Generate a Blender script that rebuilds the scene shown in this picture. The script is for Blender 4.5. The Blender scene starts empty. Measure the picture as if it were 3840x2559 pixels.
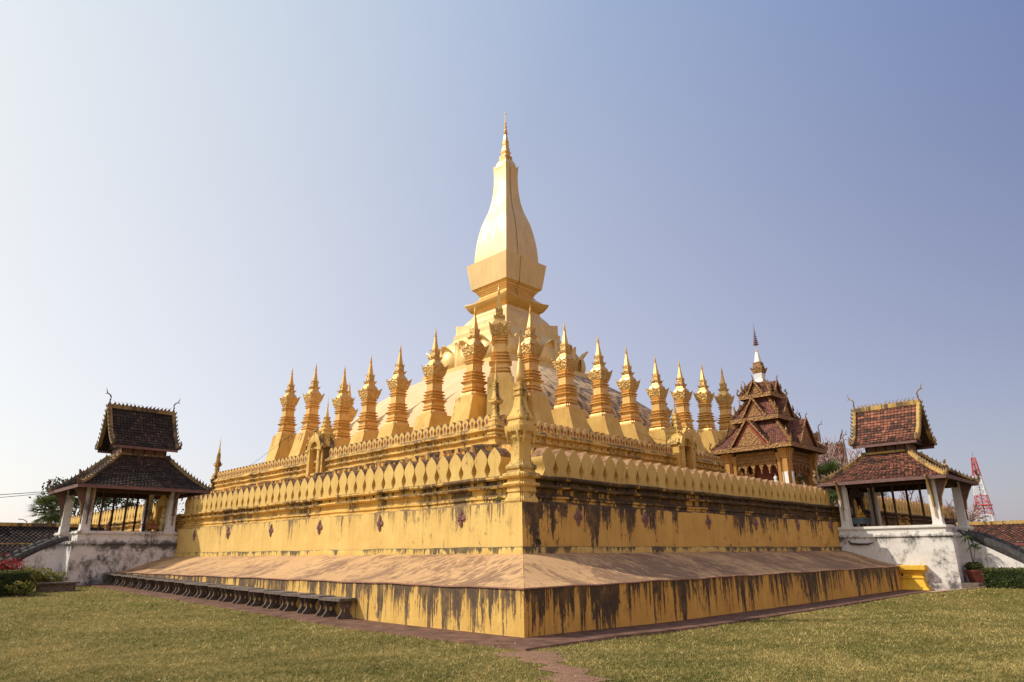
import bpy, math, random
import numpy as np
from mathutils import Vector, Matrix
random.seed(7)
rng = np.random.default_rng(7)
C = bpy.context.scene.collection
sc = bpy.context.scene
R = math.radians
PI = math.pi

# ------------------------------------------------------------------ camera
cam_d = bpy.data.cameras.new('camera'); cam = bpy.data.objects.new('camera', cam_d); C.objects.link(cam)
CX, CY, CZ, YAW, PITCH, ROLL = -10.185, -9.907, 1.6, 0.7848, 0.3046, -0.0089
fw = Vector((math.cos(YAW)*math.cos(PITCH), math.sin(YAW)*math.cos(PITCH), math.sin(PITCH)))
rt = Vector((math.sin(YAW), -math.cos(YAW), 0)); up = rt.cross(fw)
r2 = math.cos(ROLL)*rt + math.sin(ROLL)*up; u2 = -math.sin(ROLL)*rt + math.cos(ROLL)*up
cam.matrix_world = Matrix(((r2.x, u2.x, -fw.x, CX), (r2.y, u2.y, -fw.y, CY), (r2.z, u2.z, -fw.z, CZ), (0, 0, 0, 1)))
cam_d.sensor_width = 36; cam_d.lens = 23.75; cam_d.clip_end = 5000; cam_d.clip_start = 0.1
sc.camera = cam
# ------------------------------------------------------------------ light
SUNV = Vector((-0.83, 0.80, 1.0)).normalized()
elev = math.asin(SUNV.z); azim = math.atan2(SUNV.x, SUNV.y)
w = bpy.data.worlds.new("World"); sc.world = w; w.use_nodes = True
nt = w.node_tree; nt.nodes.clear()
sky = nt.nodes.new('ShaderNodeTexSky'); sky.sky_type = 'NISHITA'; sky.sun_disc = False
sky.sun_elevation = elev; sky.sun_rotation = azim; sky.air_density = 1.3; sky.dust_density = 1.5; sky.ozone_density = 2.2; sky.altitude = 150
bg = nt.nodes.new('ShaderNodeBackground'); bg.inputs[1].default_value = 0.05
wo = nt.nodes.new('ShaderNodeOutputWorld')
nt.links.new(sky.outputs[0], bg.inputs[0])
# dry season haze veil: brightens towards the sun and towards the horizon (polynomial in sun angle and elevation)
def wmath(op, a, b=0.0):
    m = nt.nodes.new('ShaderNodeMath'); m.operation = op
    for i, v in ((0, a), (1, b)):
        if isinstance(v, (int, float)): m.inputs[i].default_value = v
        else: nt.links.new(v, m.inputs[i])
    return m.outputs[0]
tc = nt.nodes.new('ShaderNodeTexCoord')
dt = nt.nodes.new('ShaderNodeVectorMath'); dt.operation = 'DOT_PRODUCT'; dt.inputs[1].default_value = SUNV; nt.links.new(tc.outputs['Generated'], dt.inputs[0])
sx = nt.nodes.new('ShaderNodeSeparateXYZ'); nt.links.new(tc.outputs['Generated'], sx.inputs[0])
S_ = dt.outputs['Value']; H_ = wmath('SUBTRACT', 1.0, wmath('MAXIMUM', sx.outputs[2], 0.0))
cmb = nt.nodes.new('ShaderNodeCombineColor')
for ch, k in enumerate([(-0.113, 0.648, -0.137, 0.707, -0.085, -0.176), (0.004, 0.707, -0.171, 0.465, 0.01, -0.263), (0.271, 0.72, -0.362, 0.089, 0.206, -0.365)]):
    v = wmath('ADD', k[0], wmath('MULTIPLY', S_, k[1])); v = wmath('ADD', v, wmath('MULTIPLY', wmath('MULTIPLY', S_, S_), k[2]))
    v = wmath('ADD', v, wmath('MULTIPLY', H_, k[3])); v = wmath('ADD', v, wmath('MULTIPLY', wmath('MULTIPLY', H_, H_), k[4]))
    v = wmath('ADD', v, wmath('MULTIPLY', wmath('MULTIPLY', S_, H_), k[5])); v = wmath('ADD', v, wmath('MULTIPLY', wmath('MAXIMUM', wmath('SUBTRACT', S_, 0.35), 0.0), (.27, .22, .12)[ch])); v = wmath('MAXIMUM', v, 0.0)
    v = wmath('ADD', v, wmath('MULTIPLY', wmath('MAXIMUM', wmath('MULTIPLY', sx.outputs[1], -1.0), 0.0), (.46, .25, .12)[ch]))   # added warm fill on the unseen side, lifts the shaded faces
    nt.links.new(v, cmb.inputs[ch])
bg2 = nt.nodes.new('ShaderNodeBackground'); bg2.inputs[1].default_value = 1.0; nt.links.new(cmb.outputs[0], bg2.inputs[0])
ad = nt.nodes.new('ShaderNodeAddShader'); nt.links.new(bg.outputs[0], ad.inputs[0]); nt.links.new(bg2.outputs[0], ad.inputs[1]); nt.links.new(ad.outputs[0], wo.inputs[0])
sun_d = bpy.data.lights.new('sun', 'SUN'); sun_d.energy = 4.2; sun_d.angle = R(0.55); sun_d.color = (1.0, 0.91, 0.77)
sun = bpy.data.objects.new('sun', sun_d); C.objects.link(sun); sun.location = (-40, 40, 60)
sun.rotation_euler = (-SUNV).to_track_quat('-Z', 'Y').to_euler()
sc.view_settings.view_transform = 'Standard'; sc.view_settings.look = 'None'
sc.view_settings.exposure = 0.0; sc.view_settings.gamma = 1.0

# ------------------------------------------------------------------ node helpers
class NT:
    def __init__(s, name):
        s.m = bpy.data.materials.new(name); s.m.use_nodes = True
        s.t = s.m.node_tree; s.t.nodes.clear()
        s.out = s.n('ShaderNodeOutputMaterial'); s.b = s.n('ShaderNodeBsdfPrincipled')
        s.t.links.new(s.b.outputs[0], s.out.inputs[0])
        s.pos = s.n('ShaderNodeNewGeometry').outputs['Position']
    def n(s, k): return s.t.nodes.new(k)
    def L(s, a, b): s.t.links.new(a, b)
    def mapv(s, scale, off=(0, 0, 0), src=None):
        m = s.n('ShaderNodeMapping'); m.inputs['Scale'].default_value = scale; m.inputs['Location'].default_value = off
        s.L(src or s.pos, m.inputs['Vector']); return m.outputs[0]
    def noise(s, vec, scale, detail=4, rough=.55, dist=0):
        n = s.n('ShaderNodeTexNoise'); n.inputs['Scale'].default_value = scale; n.inputs['Detail'].default_value = detail
        n.inputs['Roughness'].default_value = rough; n.inputs['Distortion'].default_value = dist
        s.L(vec, n.inputs['Vector']); return n.outputs['Fac']
    def voro(s, vec, scale, feat='F1', out='Distance'):
        n = s.n('ShaderNodeTexVoronoi'); n.feature = feat; n.inputs['Scale'].default_value = scale
        s.L(vec, n.inputs['Vector']); return n.outputs[out]
    def ramp(s, f, stops):
        r = s.n('ShaderNodeValToRGB'); e = r.color_ramp.elements
        while len(e) < len(stops): e.new(.5)
        for el, (p, c) in zip(e, stops): el.position = p; el.color = c if len(c) == 4 else (*c, 1)
        s.L(f, r.inputs[0]); return r.outputs[0]
    def step(s, f, a, b):
        m = s.n('ShaderNodeMapRange'); m.inputs[1].default_value = a; m.inputs[2].default_value = b
        m.clamp = True; s.L(f, m.inputs[0]); return m.outputs[0]
    def math(s, op, a, b=None):
        m = s.n('ShaderNodeMath'); m.operation = op
        for i, v in ((0, a), (1, b)):
            if v is None: continue
            if isinstance(v, (int, float)): m.inputs[i].default_value = v
            else: s.L(v, m.inputs[i])
        return m.outputs[0]
    def mix(s, f, a, b, mode='MIX'):
        m = s.n('ShaderNodeMix'); m.data_type = 'RGBA'; m.blend_type = mode
        for sock, v in ((m.inputs[0], f), (m.inputs[6], a), (m.inputs[7], b)):
            if isinstance(v, (int, float)): sock.default_value = v
            elif isinstance(v, tuple): sock.default_value = (*v, 1) if len(v) == 3 else v
            else: s.L(v, sock)
        return m.outputs[2]
    def xyz(s, vec=None):
        x = s.n('ShaderNodeSeparateXYZ'); s.L(vec or s.pos, x.inputs[0]); return x.outputs
    def bump(s, h, strength=.3, dist=.02):
        b = s.n('ShaderNodeBump'); b.inputs['Strength'].default_value = strength; b.inputs['Distance'].default_value = dist
        s.L(h, b.inputs['Height']); s.L(b.outputs[0], s.b.inputs['Normal'])
    def fin(s, col, rough=.8, metal=0, spec=.5):
        for k, v in (('Base Color', col), ('Roughness', rough), ('Metallic', metal), ('Specular IOR Level', spec)):
            if isinstance(v, (int, float)): s.b.inputs[k].default_value = v
            elif isinstance(v, tuple): s.b.inputs[k].default_value = (*v, 1)
            else: s.L(v, s.b.inputs[k])
        return s.m

def m_stain(name, base, dark, z0, z1, length=.4, gain=1.0, streak=9, blot=.3, var=.12, bumpy=.15, brown=None, upw=.6, near=None, soft=.16, rnd=0):
    """Painted render with mould streaks that run down from the top edge z1: 'length' is how far they reach on average"""
    t = NT(name)
    brown = brown or tuple(v*.38 for v in base)
    x, y, zp = t.xyz()
    flat = t.mapv((1, 1, .03))
    ln = t.noise(flat, streak*.40, 3, .6)
    l2 = t.noise(t.mapv((1, 1, .02), (7, 3, 0)), streak*2.6, 3, .6)
    lg = t.noise(flat, .62, 3, .55)
    n1 = t.noise(t.mapv((streak*1.7, streak*1.7, 3.0)), 1.0, 8, .72, .5)
    op = t.noise(t.mapv((2.6, 2.6, 1.6), (2, 8, 5)), 1.0, 6, .68)
    n3 = t.noise(t.mapv((20, 20, 7)), 1.0, 5, .65)
    z = t.step(zp, z0, z1)
    L = t.math('ADD', t.math('MULTIPLY', t.math('SUBTRACT', ln, .5), 3.4*gain), t.math('MULTIPLY', t.math('SUBTRACT', lg, .5), 3.0*gain))
    L = t.math('ADD', L, t.math('MULTIPLY', t.math('SUBTRACT', l2, .5), 1.7*gain))
    L = t.math('ADD', L, length)
    if near: L = t.math('ADD', L, t.math('MULTIPLY', t.step(near[0] == 'x' and x or y, near[2], near[1]), near[3]))
    d = t.math('ADD', z, t.math('SUBTRACT', L, 1.0))
    d = t.math('ADD', d, t.math('MULTIPLY', t.math('SUBTRACT', n1, .5), 1.9))
    d = t.math('ADD', d, t.math('MULTIPLY', t.math('SUBTRACT', n3, .5), .8))
    up = t.step(t.xyz(t.n('ShaderNodeNewGeometry').outputs['True Normal'])[2], .12, .5)
    d = t.math('ADD', d, t.math('MULTIPLY', up, upw*.9))
    f = t.math('MULTIPLY', t.step(d, 0.0, soft), t.math('ADD', t.math('MULTIPLY', t.step(op, .34, .52), .36), .64))
    halo = t.step(d, -.22, .10)
    sp = t.noise(t.mapv((3.4, 3.4, 2.0), (9, 2, 4)), 1.0, 8, .74)
    sp = t.math('MULTIPLY', t.step(sp, .66-blot*.22, .74-blot*.22), t.step(lg, .38, .55))
    f = t.math('MAXIMUM', f, t.math('MULTIPLY', sp, .85))
    big = t.noise(t.mapv((1.3, 1.3, 1.0)), 1.0, 5, .62)
    c = t.mix(t.step(big, .32, .68), tuple(v*k for v, k in zip(base, (1-var*.8, 1-var*1.2, 1-var*1.6))), tuple(min(1, v*k) for v, k in zip(base, (1+var*.6, 1+var, 1+var*1.5))))
    fade = t.step(t.noise(t.mapv((6, 6, .3), (4, 4, 0)), 1.0, 5, .62), .50, .70)
    c = t.mix(t.math('MULTIPLY', fade, .38), c, tuple(v*k for v, k in zip(base, (.78, .64, .5))))
    if rnd: c = t.mix(t.math('MULTIPLY', t.n('ShaderNodeObjectInfo').outputs['Random'], rnd*1.6), c, tuple(v*k for v, k in zip(base, (.70, .64, .58))))
    c = t.mix(t.math('MULTIPLY', halo, .45), c, brown)
    c = t.mix(t.math('MULTIPLY', f, .92), c, t.mix(t.step(n3, .4, .65), dark, tuple(v*1.9+.012 for v in dark)))
    t.bump(t.math('ADD', t.noise(t.mapv((5, 5, 5)), 1.0, 7, .62), t.math('MULTIPLY', f, -.3)), bumpy, .05)
    return t.fin(c, .82, 0, .3)

def m_gold(name, base, rough=.38, metal=.5, dirt=.25, dscale=3, sheets=0, bumpy=.1, carve=0):
    t = NT(name)
    n = t.noise(t.mapv((dscale, dscale, dscale*.4)), 1.0, 6, .65)
    big = t.noise(t.mapv((.8, .8, .5)), 1.0, 3)
    c = t.mix(t.step(big, .35, .7), tuple(v*.86 for v in base), base)
    c = t.mix(t.math('MULTIPLY', t.step(n, .55, .75), dirt), c, tuple(v*.35 for v in base))
    oi_ = t.n('ShaderNodeObjectInfo').outputs['Random']
    c = t.mix(t.math('MULTIPLY', oi_, .30), c, tuple(v*k for v, k in zip(base, (.72, .66, .6))))
    rr = t.n('ShaderNodeMapRange'); rr.inputs[1].default_value = .3; rr.inputs[2].default_value = .7
    rr.inputs[3].default_value = rough-.08; rr.inputs[4].default_value = rough+.14; t.L(n, rr.inputs[0])
    h = t.noise(t.mapv((6, 6, 6)), 1.0, 5, .6)
    if sheets:
        s2 = t.noise(t.mapv((sheets, sheets, .25)), 1.0, 2, .5)
        c = t.mix(t.math('MULTIPLY', t.step(s2, .5, .62), .22), c, tuple(v*.6 for v in base))
        h = t.math('ADD', h, s2)
    if carve:
        vv = t.voro(t.mapv((carve, carve, carve)), 1.0)
        wv = t.noise(t.mapv((carve*.6,)*3), 1.0, 3, .6, 2.2)
        h = t.math('ADD', t.math('MULTIPLY', vv, 1.2), wv)
        c = t.mix(t.math('MULTIPLY', t.step(vv, .35, .6), .45), c, tuple(v*.35 for v in base))
        bumpy = .8
    t.bump(h, bumpy, .03 if not carve else .05)
    return t.fin(c, rr.outputs[0], metal, .5)

def m_plain(name, base, rough=.8, var=.25, scale=5, metal=0, bumpy=.1, spec=.4, sc3=None):
    t = NT(name)
    n = t.noise(t.mapv(sc3 or (scale, scale, scale)), 1.0, 6, .65)
    c = t.mix(t.step(n, .3, .7), tuple(v*(1-var) for v in base), tuple(min(1, v*(1+var)) for v in base))
    t.bump(n, bumpy, .02)
    return t.fin(c, rough, metal, spec)

def m_tile(name, base, alt, dark, moss):
    t = NT(name)
    a = t.n('ShaderNodeAttribute'); a.attribute_name = 'tv'
    c = t.ramp(a.outputs['Fac'], [(0, tuple(v*.7 for v in dark)), (.25, dark), (.5, base), (.8, alt), (1, tuple(min(1, v*1.25) for v in alt))])
    n = t.noise(t.mapv((.9, .9, .9)), 1.0, 6, .65)
    n2 = t.noise(t.mapv((14, 14, 14)), 1.0, 4, .6)
    f = t.math('ADD', t.math('MULTIPLY', n, .75), t.math('MULTIPLY', n2, .35))
    c = t.mix(t.math('MULTIPLY', t.step(f, .46, .62), moss), c, (.018, .015, .012))
    t.bump(n2, .25, .02)
    return t.fin(c, .85, 0, .3)

def m_white(name, g=0.0):
    t = NT(name)
    n = t.noise(t.mapv((1.4, 1.4, 1.1), (1, 5, 2)), 1.0, 9, .72)
    n2 = t.noise(t.mapv((11, 11, 6)), 1.0, 6, .7)
    z = t.xyz()[2]
    low = t.step(z, 1.7, .2); lip = t.math('SUBTRACT', 1.0, t.math('ABSOLUTE', t.math('MULTIPLY', t.math('SUBTRACT', z, 2.12), 3.4)))
    lip = t.math('MAXIMUM', lip, 0.0)
    f = t.math('ADD', t.math('MULTIPLY', n, .8), t.math('MULTIPLY', n2, .34))
    f = t.math('ADD', f, t.math('ADD', t.math('MULTIPLY', low, .11), t.math('MULTIPLY', lip, .14)))
    f = t.step(f, .66-g, .80-g)
    c = t.mix(t.step(n2, .3, .75), (.63, .60, .56), (.76, .73, .69))
    c = t.mix(t.math('MULTIPLY', t.step(t.noise(t.mapv((2.2, 2.2, 2.2)), 1.0, 4), .5, .7), .35), c, (.50, .42, .36))
    c = t.mix(t.math('MULTIPLY', f, .9), c, (.045, .042, .042))
    t.bump(t.math('ADD', n2, f), .18, .03)
    return t.fin(c, .85, 0, .3)

def m_leaf(name, base, tip, trans=.25):
    t = NT(name)
    a = t.n('ShaderNodeAttribute'); a.attribute_name = 'tv'
    c = t.mix(a.outputs['Fac'], base, tip)
    t.fin(c, .6, 0, .3)
    tr = t.n('ShaderNodeBsdfTranslucent'); t.L(c, tr.inputs[0])
    mx = t.n('ShaderNodeMixShader'); mx.inputs[0].default_value = trans
    t.L(t.b.outputs[0], mx.inputs[1]); t.L(tr.outputs[0], mx.inputs[2]); t.L(mx.outputs[0], t.out.inputs[0])
    return t.m

DK = (.028, .020, .016)
M = {}
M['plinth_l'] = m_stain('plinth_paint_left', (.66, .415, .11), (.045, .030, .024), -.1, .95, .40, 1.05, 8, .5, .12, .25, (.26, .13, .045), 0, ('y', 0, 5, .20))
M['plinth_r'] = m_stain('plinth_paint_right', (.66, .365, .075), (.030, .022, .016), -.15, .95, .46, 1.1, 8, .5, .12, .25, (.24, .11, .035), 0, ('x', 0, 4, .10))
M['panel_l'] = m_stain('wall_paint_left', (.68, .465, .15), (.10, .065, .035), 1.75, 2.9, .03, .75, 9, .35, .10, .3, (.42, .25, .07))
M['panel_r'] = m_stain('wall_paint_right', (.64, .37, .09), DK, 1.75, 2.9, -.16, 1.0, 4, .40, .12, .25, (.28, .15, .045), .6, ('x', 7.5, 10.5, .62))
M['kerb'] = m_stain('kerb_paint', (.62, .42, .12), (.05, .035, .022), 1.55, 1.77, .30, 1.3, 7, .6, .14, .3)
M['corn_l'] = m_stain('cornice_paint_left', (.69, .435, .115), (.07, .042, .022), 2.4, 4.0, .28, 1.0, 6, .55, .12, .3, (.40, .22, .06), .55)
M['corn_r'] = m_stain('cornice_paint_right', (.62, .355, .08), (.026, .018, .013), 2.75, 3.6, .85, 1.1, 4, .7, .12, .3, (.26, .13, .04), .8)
M['merlon'] = m_stain('merlon_paint', (.67, .45, .14), (.12, .075, .04), 3.4, 5.4, .02, .6, 7, .35, .12, .25, (.42, .26, .09), 0, None, .16, .22)
M['merlon_small'] = m_stain('small_merlon_paint', (.67, .45, .14), (.12, .075, .04), 6.9, 8.6, .06, .6, 7, .3, .12, .25, (.42, .26, .09), 0, None, .16, .22)
M['merlon_top'] = m_plain('merlon_weathered_top', (.27, .155, .085), .95, .65, 6, 0, .5, .08)
M['tier'] = m_stain('tier_paint', (.68, .425, .115), (.09, .055, .03), 5.2, 7.6, .12, .8, 6, .45, .12, .3, (.42, .24, .07), .5)
M['pin'] = m_stain('pinnacle_paint', (.70, .455, .135), (.05, .035, .02), 2.2, 13, .26, 1.0, 7, .6, .14, .35, (.36, .21, .07), .30)
M['pedestal'] = m_stain('pedestal_paint', (.67, .43, .125), (.12, .07, .035), 6.5, 10.4, -.22, .6, 3, .10, .16, .3, (.46, .27, .08), .3)
M['shell'] = m_stain('petal_buttress_paint', (.64, .35, .08), (.07, .042, .026), 4.9, 6.05, .10, 1.0, 5, .5, .14, .3, None, .30)
M['pink'] = m_plain('pink_inlay_paint', (.43, .20, .145), .8, .2, 9)
M['wine'] = m_plain('dark_red_recess_paint', (.14, .035, .03), .8, .25, 9)
M['boss'] = m_plain('dusty_pink_stone', (.235, .115, .10), .85, .35, 22, 0, .3)
M['hole'] = m_plain('drain_hole_shade', (.012, .010, .008), .95)  # near-black colour stands in for the shade inside the holes
M['gold'] = m_gold('gilded_paint', (.78, .48, .155), .38, .40, .40, 3.5)
M['gold_carved'] = m_gold('carved_gilded_paint', (.75, .46, .145), .42, .38, .4, 3.5, 0, .2, 7)
M['goldpale'] = m_gold('pale_gilded_sheet', (.78, .55, .25), .46, .30, .20, 2.0, 5.0, .14)
M['lotus'] = m_gold('lotus_gilded_sheet', (.80, .56, .22), .40, .38, .3, 2.5, 0, .15)
M['cable'] = m_plain('black_cable', (.02, .018, .016), .6, .2)

def m_dome():
    t = NT('dome_plaster')
    x, y, z = t.xyz()
    nrm = t.n('ShaderNodeNewGeometry').outputs['Normal']; nx, ny, nz = t.xyz(nrm)
    st = t.noise(t.mapv((2.2, 2.2, .35)), 1.0, 6, .62, .2)
    st2 = t.noise(t.mapv((.5, .5, .5)), 1.0, 4, .6)
    side = t.step(t.math('SUBTRACT', x, y), -2.0, 5.0)                # the weather side carries the black streaks
    f = t.math('ADD', t.math('MULTIPLY', st, .7), t.math('MULTIPLY', st2, .35))
    f = t.step(t.math('ADD', f, t.math('MULTIPLY', side, .22)), .66, .80)
    c = t.mix(t.step(st2, .3, .7), (.66, .44, .22), (.74, .52, .29))
    c = t.mix(t.math('MULTIPLY', t.step(st, .5, .7), .3), c, (.50, .30, .16))
    c = t.mix(t.math('MULTIPLY', f, .85), c, (.055, .035, .032))
    t.bump(st, .1, .05)
    return t.fin(c, .75, 0, .4)
M['dome'] = m_dome()

def m_apron():
    t = NT('apron_render')
    ss = t.xyz(); along = t.math('MAXIMUM', ss[0], ss[1]); down = t.math('MINIMUM', ss[0], ss[1])
    def vec(a, b):
        cb = t.n('ShaderNodeCombineXYZ'); t.L(t.math('MULTIPLY', along, a), cb.inputs[0]); t.L(t.math('MULTIPLY', down, b), cb.inputs[1]); return cb.outputs[0]
    n = t.noise(vec(9.0, 3.2), 1.0, 7, .66, .5)
    bandv = vec(.9, .35)
    n2 = t.noise(t.mapv((.5, .5, .5)), 1.0, 4, .6)
    n3 = t.noise(t.mapv((22, 22, 22)), 1.0, 4, .7)
    sep = t.xyz()
    f = t.math('ADD', t.math('MULTIPLY', n, .9), t.math('MULTIPLY', t.math('SUBTRACT', n2, .5), .55))
    f = t.math('ADD', f, t.math('MULTIPLY', t.math('SUBTRACT', n3, .5), .25))
    side = t.step(t.math('SUBTRACT', sep[0], sep[1]), 2.0, 8.0)
    f = t.math('ADD', f, t.math('MULTIPLY', side, .07))
    band = t.noise(bandv, 1.0, 5, .65, .8)
    f = t.math('ADD', f, t.math('MULTIPLY', t.math('SUBTRACT', band, .5), .75))
    f = t.step(f, .425, .545)
    c = t.mix(t.step(n2, .3, .7), (.50, .295, .135), (.60, .37, .175))
    c = t.mix(t.math('MULTIPLY', f, .80), c, t.mix(t.step(n3, .35, .65), (.12, .062, .042), (.24, .13, .075)))
    t.bump(n3, .25, .02)
    return t.fin(c, .85, 0, .3)
M['apron'] = m_apron()
M['edge'] = m_plain('faded_pink_edge', (.40, .20, .15), .85, .3, 12)
M['white'] = m_white('whitewashed_plaster', .035)
M['white_l'] = m_white('grimy_whitewashed_plaster', .10)
M['tile_l'] = m_tile('shaded_roof_tiles', (.058, .036, .027), (.10, .06, .044), (.030, .021, .017), .6)  # darker copy of the red tiles, the roof's shade put into the colour
M['ridge_dark'] = m_stain('ridge_shaded_gold_paint', (.26, .18, .075), (.05, .037, .03), -5, 60, .62, 1.4, 7, .6, .2, .3, None, .1)  # ridge gold darkened, shade of the left roof is in the colour
M['tile_r'] = m_tile('red_roof_tiles', (.20, .078, .050), (.31, .115, .07), (.085, .042, .03), .34)
M['tile_m'] = m_tile('maroon_roof_tiles', (.19, .070, .048), (.26, .095, .062), (.10, .042, .032), .35)
M['wood'] = m_plain('mauve_timber', (.17, .095, .085), .8, .3, 3, 0, .1, .3, (4, 4, 12))
M['darkwood'] = m_plain('dark_timber', (.055, .028, .020), .75, .35, 3, 0, .1, .3, (9, 9, 2))
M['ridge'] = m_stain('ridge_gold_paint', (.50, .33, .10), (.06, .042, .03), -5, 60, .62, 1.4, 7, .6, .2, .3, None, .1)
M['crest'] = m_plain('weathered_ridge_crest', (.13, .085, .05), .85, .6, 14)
M['crest_r'] = m_plain('sunlit_ridge_crest', (.30, .19, .10), .85, .6, 14)  # lighter copy of the crest colour with sunlight put into it
M['naga'] = m_plain('mossy_grey_stone', (.055, .052, .050), .9, .6, 8, 0, .4)
M['red'] = m_plain('vermilion_paint', (.42, .035, .025), .6, .25, 8)
M['ornate'] = m_gold('ornate_gilded_carving', (.37, .19, .06), .55, .22, .5, 4, 0, .2, 9)
M['pillar'] = m_gold('gilded_pillar', (.50, .26, .07), .5, .25, .45, 5, 9)
M['mwhite'] = m_plain('white_lime_paint', (.74, .72, .70), .6, .1, 6)
M['maroon_red'] = m_plain('dull_red_paint', (.26, .045, .03), .7, .3, 8)
M['maroon'] = m_plain('maroon_wall', (.20, .055, .05), .8, .25, 4)
M['concrete'] = m_plain('weathered_concrete', (.14, .108, .088), .9, .5, 9, 0, .3)
M['pave'] = m_plain('red_brown_paving', (.15, .080, .054), .9, .5, 2.5, 0, .4, .15)
M['deckc'] = m_plain('terrace_render', (.40, .27, .12), .9, .4, 1.5)
M['pavr'] = m_plain('pink_paving', (.42, .27, .20), .9, .25, 3)
M['pedy'] = m_stain('bright_yellow_paint', (.74, .44, .045), (.2, .1, .03), -.2, 1.3, .05, .9, 8, .35, .14, .2, (.42, .2, .03), .1)
M['pot'] = m_plain('glazed_red_pot', (.14, .035, .025), .35, .3, 6)
M['soil'] = m_plain('soil', (.05, .03, .02), .95)
M['leaf_hedge'] = m_leaf('hedge_leaf', (.022, .045, .010), (.16, .16, .03))
M['leaf_dark'] = m_leaf('dark_leaf', (.018, .035, .012), (.055, .085, .025))
M['leaf_palm'] = m_leaf('palm_leaf', (.035, .065, .018), (.16, .19, .055))
M['leaf_yel'] = m_leaf('yellow_green_leaf', (.07, .10, .015), (.36, .32, .06))
M['leaf_red'] = m_leaf('red_bract', (.30, .012, .02), (.62, .05, .07))
M['bark'] = m_plain('grey_bark', (.13, .10, .085), .9, .4, 8)
M['barkred'] = m_plain('pinkish_bare_twig', (.36, .25, .22), .9, .3, 8)
M['steel_red'] = m_plain('red_steel', (.50, .045, .045), .5, .15)
M['steel_white'] = m_plain('white_steel', (.74, .74, .74), .5, .1)
M['steel'] = m_plain('grey_steel', (.20, .20, .21), .5, .2, 5, .5)
M['cream'] = m_stain('cream_wall', (.62, .43, .17), (.15, .10, .05), 0, 3, -.05, .7, 5, .3)
M['statue'] = m_gold('statue_gold', (.70, .40, .07), .35, .6, .2, 8)
M['cloth'] = m_plain('altar_cloth', (.30, .13, .05), .8, .3, 6)
M['tealcloth'] = m_plain('grey_blue_cloth', (.10, .13, .15), .8, .3, 6)
M['flower'] = m_plain('orange_flowers', (.60, .20, .05), .7, .4, 20)

def m_lawn():
    t = NT('lawn_soil_grass')
    n = t.noise(t.mapv((.32, .32, .32)), 1.0, 5, .6)
    n1 = t.noise(t.mapv((1.7, 1.7, 1.7)), 1.0, 5, .65)
    n2 = t.noise(t.mapv((24, 24, 24)), 1.0, 5, .75)
    n3 = t.noise(t.mapv((75, 75, 75)), 1.0, 3, .75)
    c = t.mix(t.step(n, .35, .65), (.14, .135, .020), (.27, .20, .055))
    c = t.mix(t.math('MULTIPLY', t.step(n1, .45, .72), .55), c, (.28, .195, .048))
    c = t.mix(t.math('MULTIPLY', t.step(n2, .48, .68), .6), c, (.055, .060, .012))
    c = t.mix(t.math('MULTIPLY', t.step(n3, .55, .72), .5), c, (.33, .27, .11))
    h = t.math('ADD', n2, t.math('MULTIPLY', n3, .8))
    t.bump(h, .9, .05)
    return t.fin(c, .9, 0, .15)
M['lawn'] = m_lawn()
M['blade'] = m_leaf('grass_blade', (.085, .105, .012), (.70, .53, .20), .25)
def m_dirt():
    t = NT('red_dirt')
    n = t.noise(t.mapv((9, 9, 9)), 1.0, 8, .7)
    n2 = t.noise(t.mapv((40, 40, 40)), 1.0, 4, .7)
    c = t.mix(t.step(n, .3, .7), (.19, .095, .06), (.40, .225, .14))
    c = t.mix(t.math('MULTIPLY', t.step(n2, .5, .7), .5), c, (.42, .28, .17))
    t.bump(t.math('ADD', n, n2), .8, .05)
    return t.fin(c, .95, 0, .2)
M['dirt'] = m_dirt()

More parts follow.
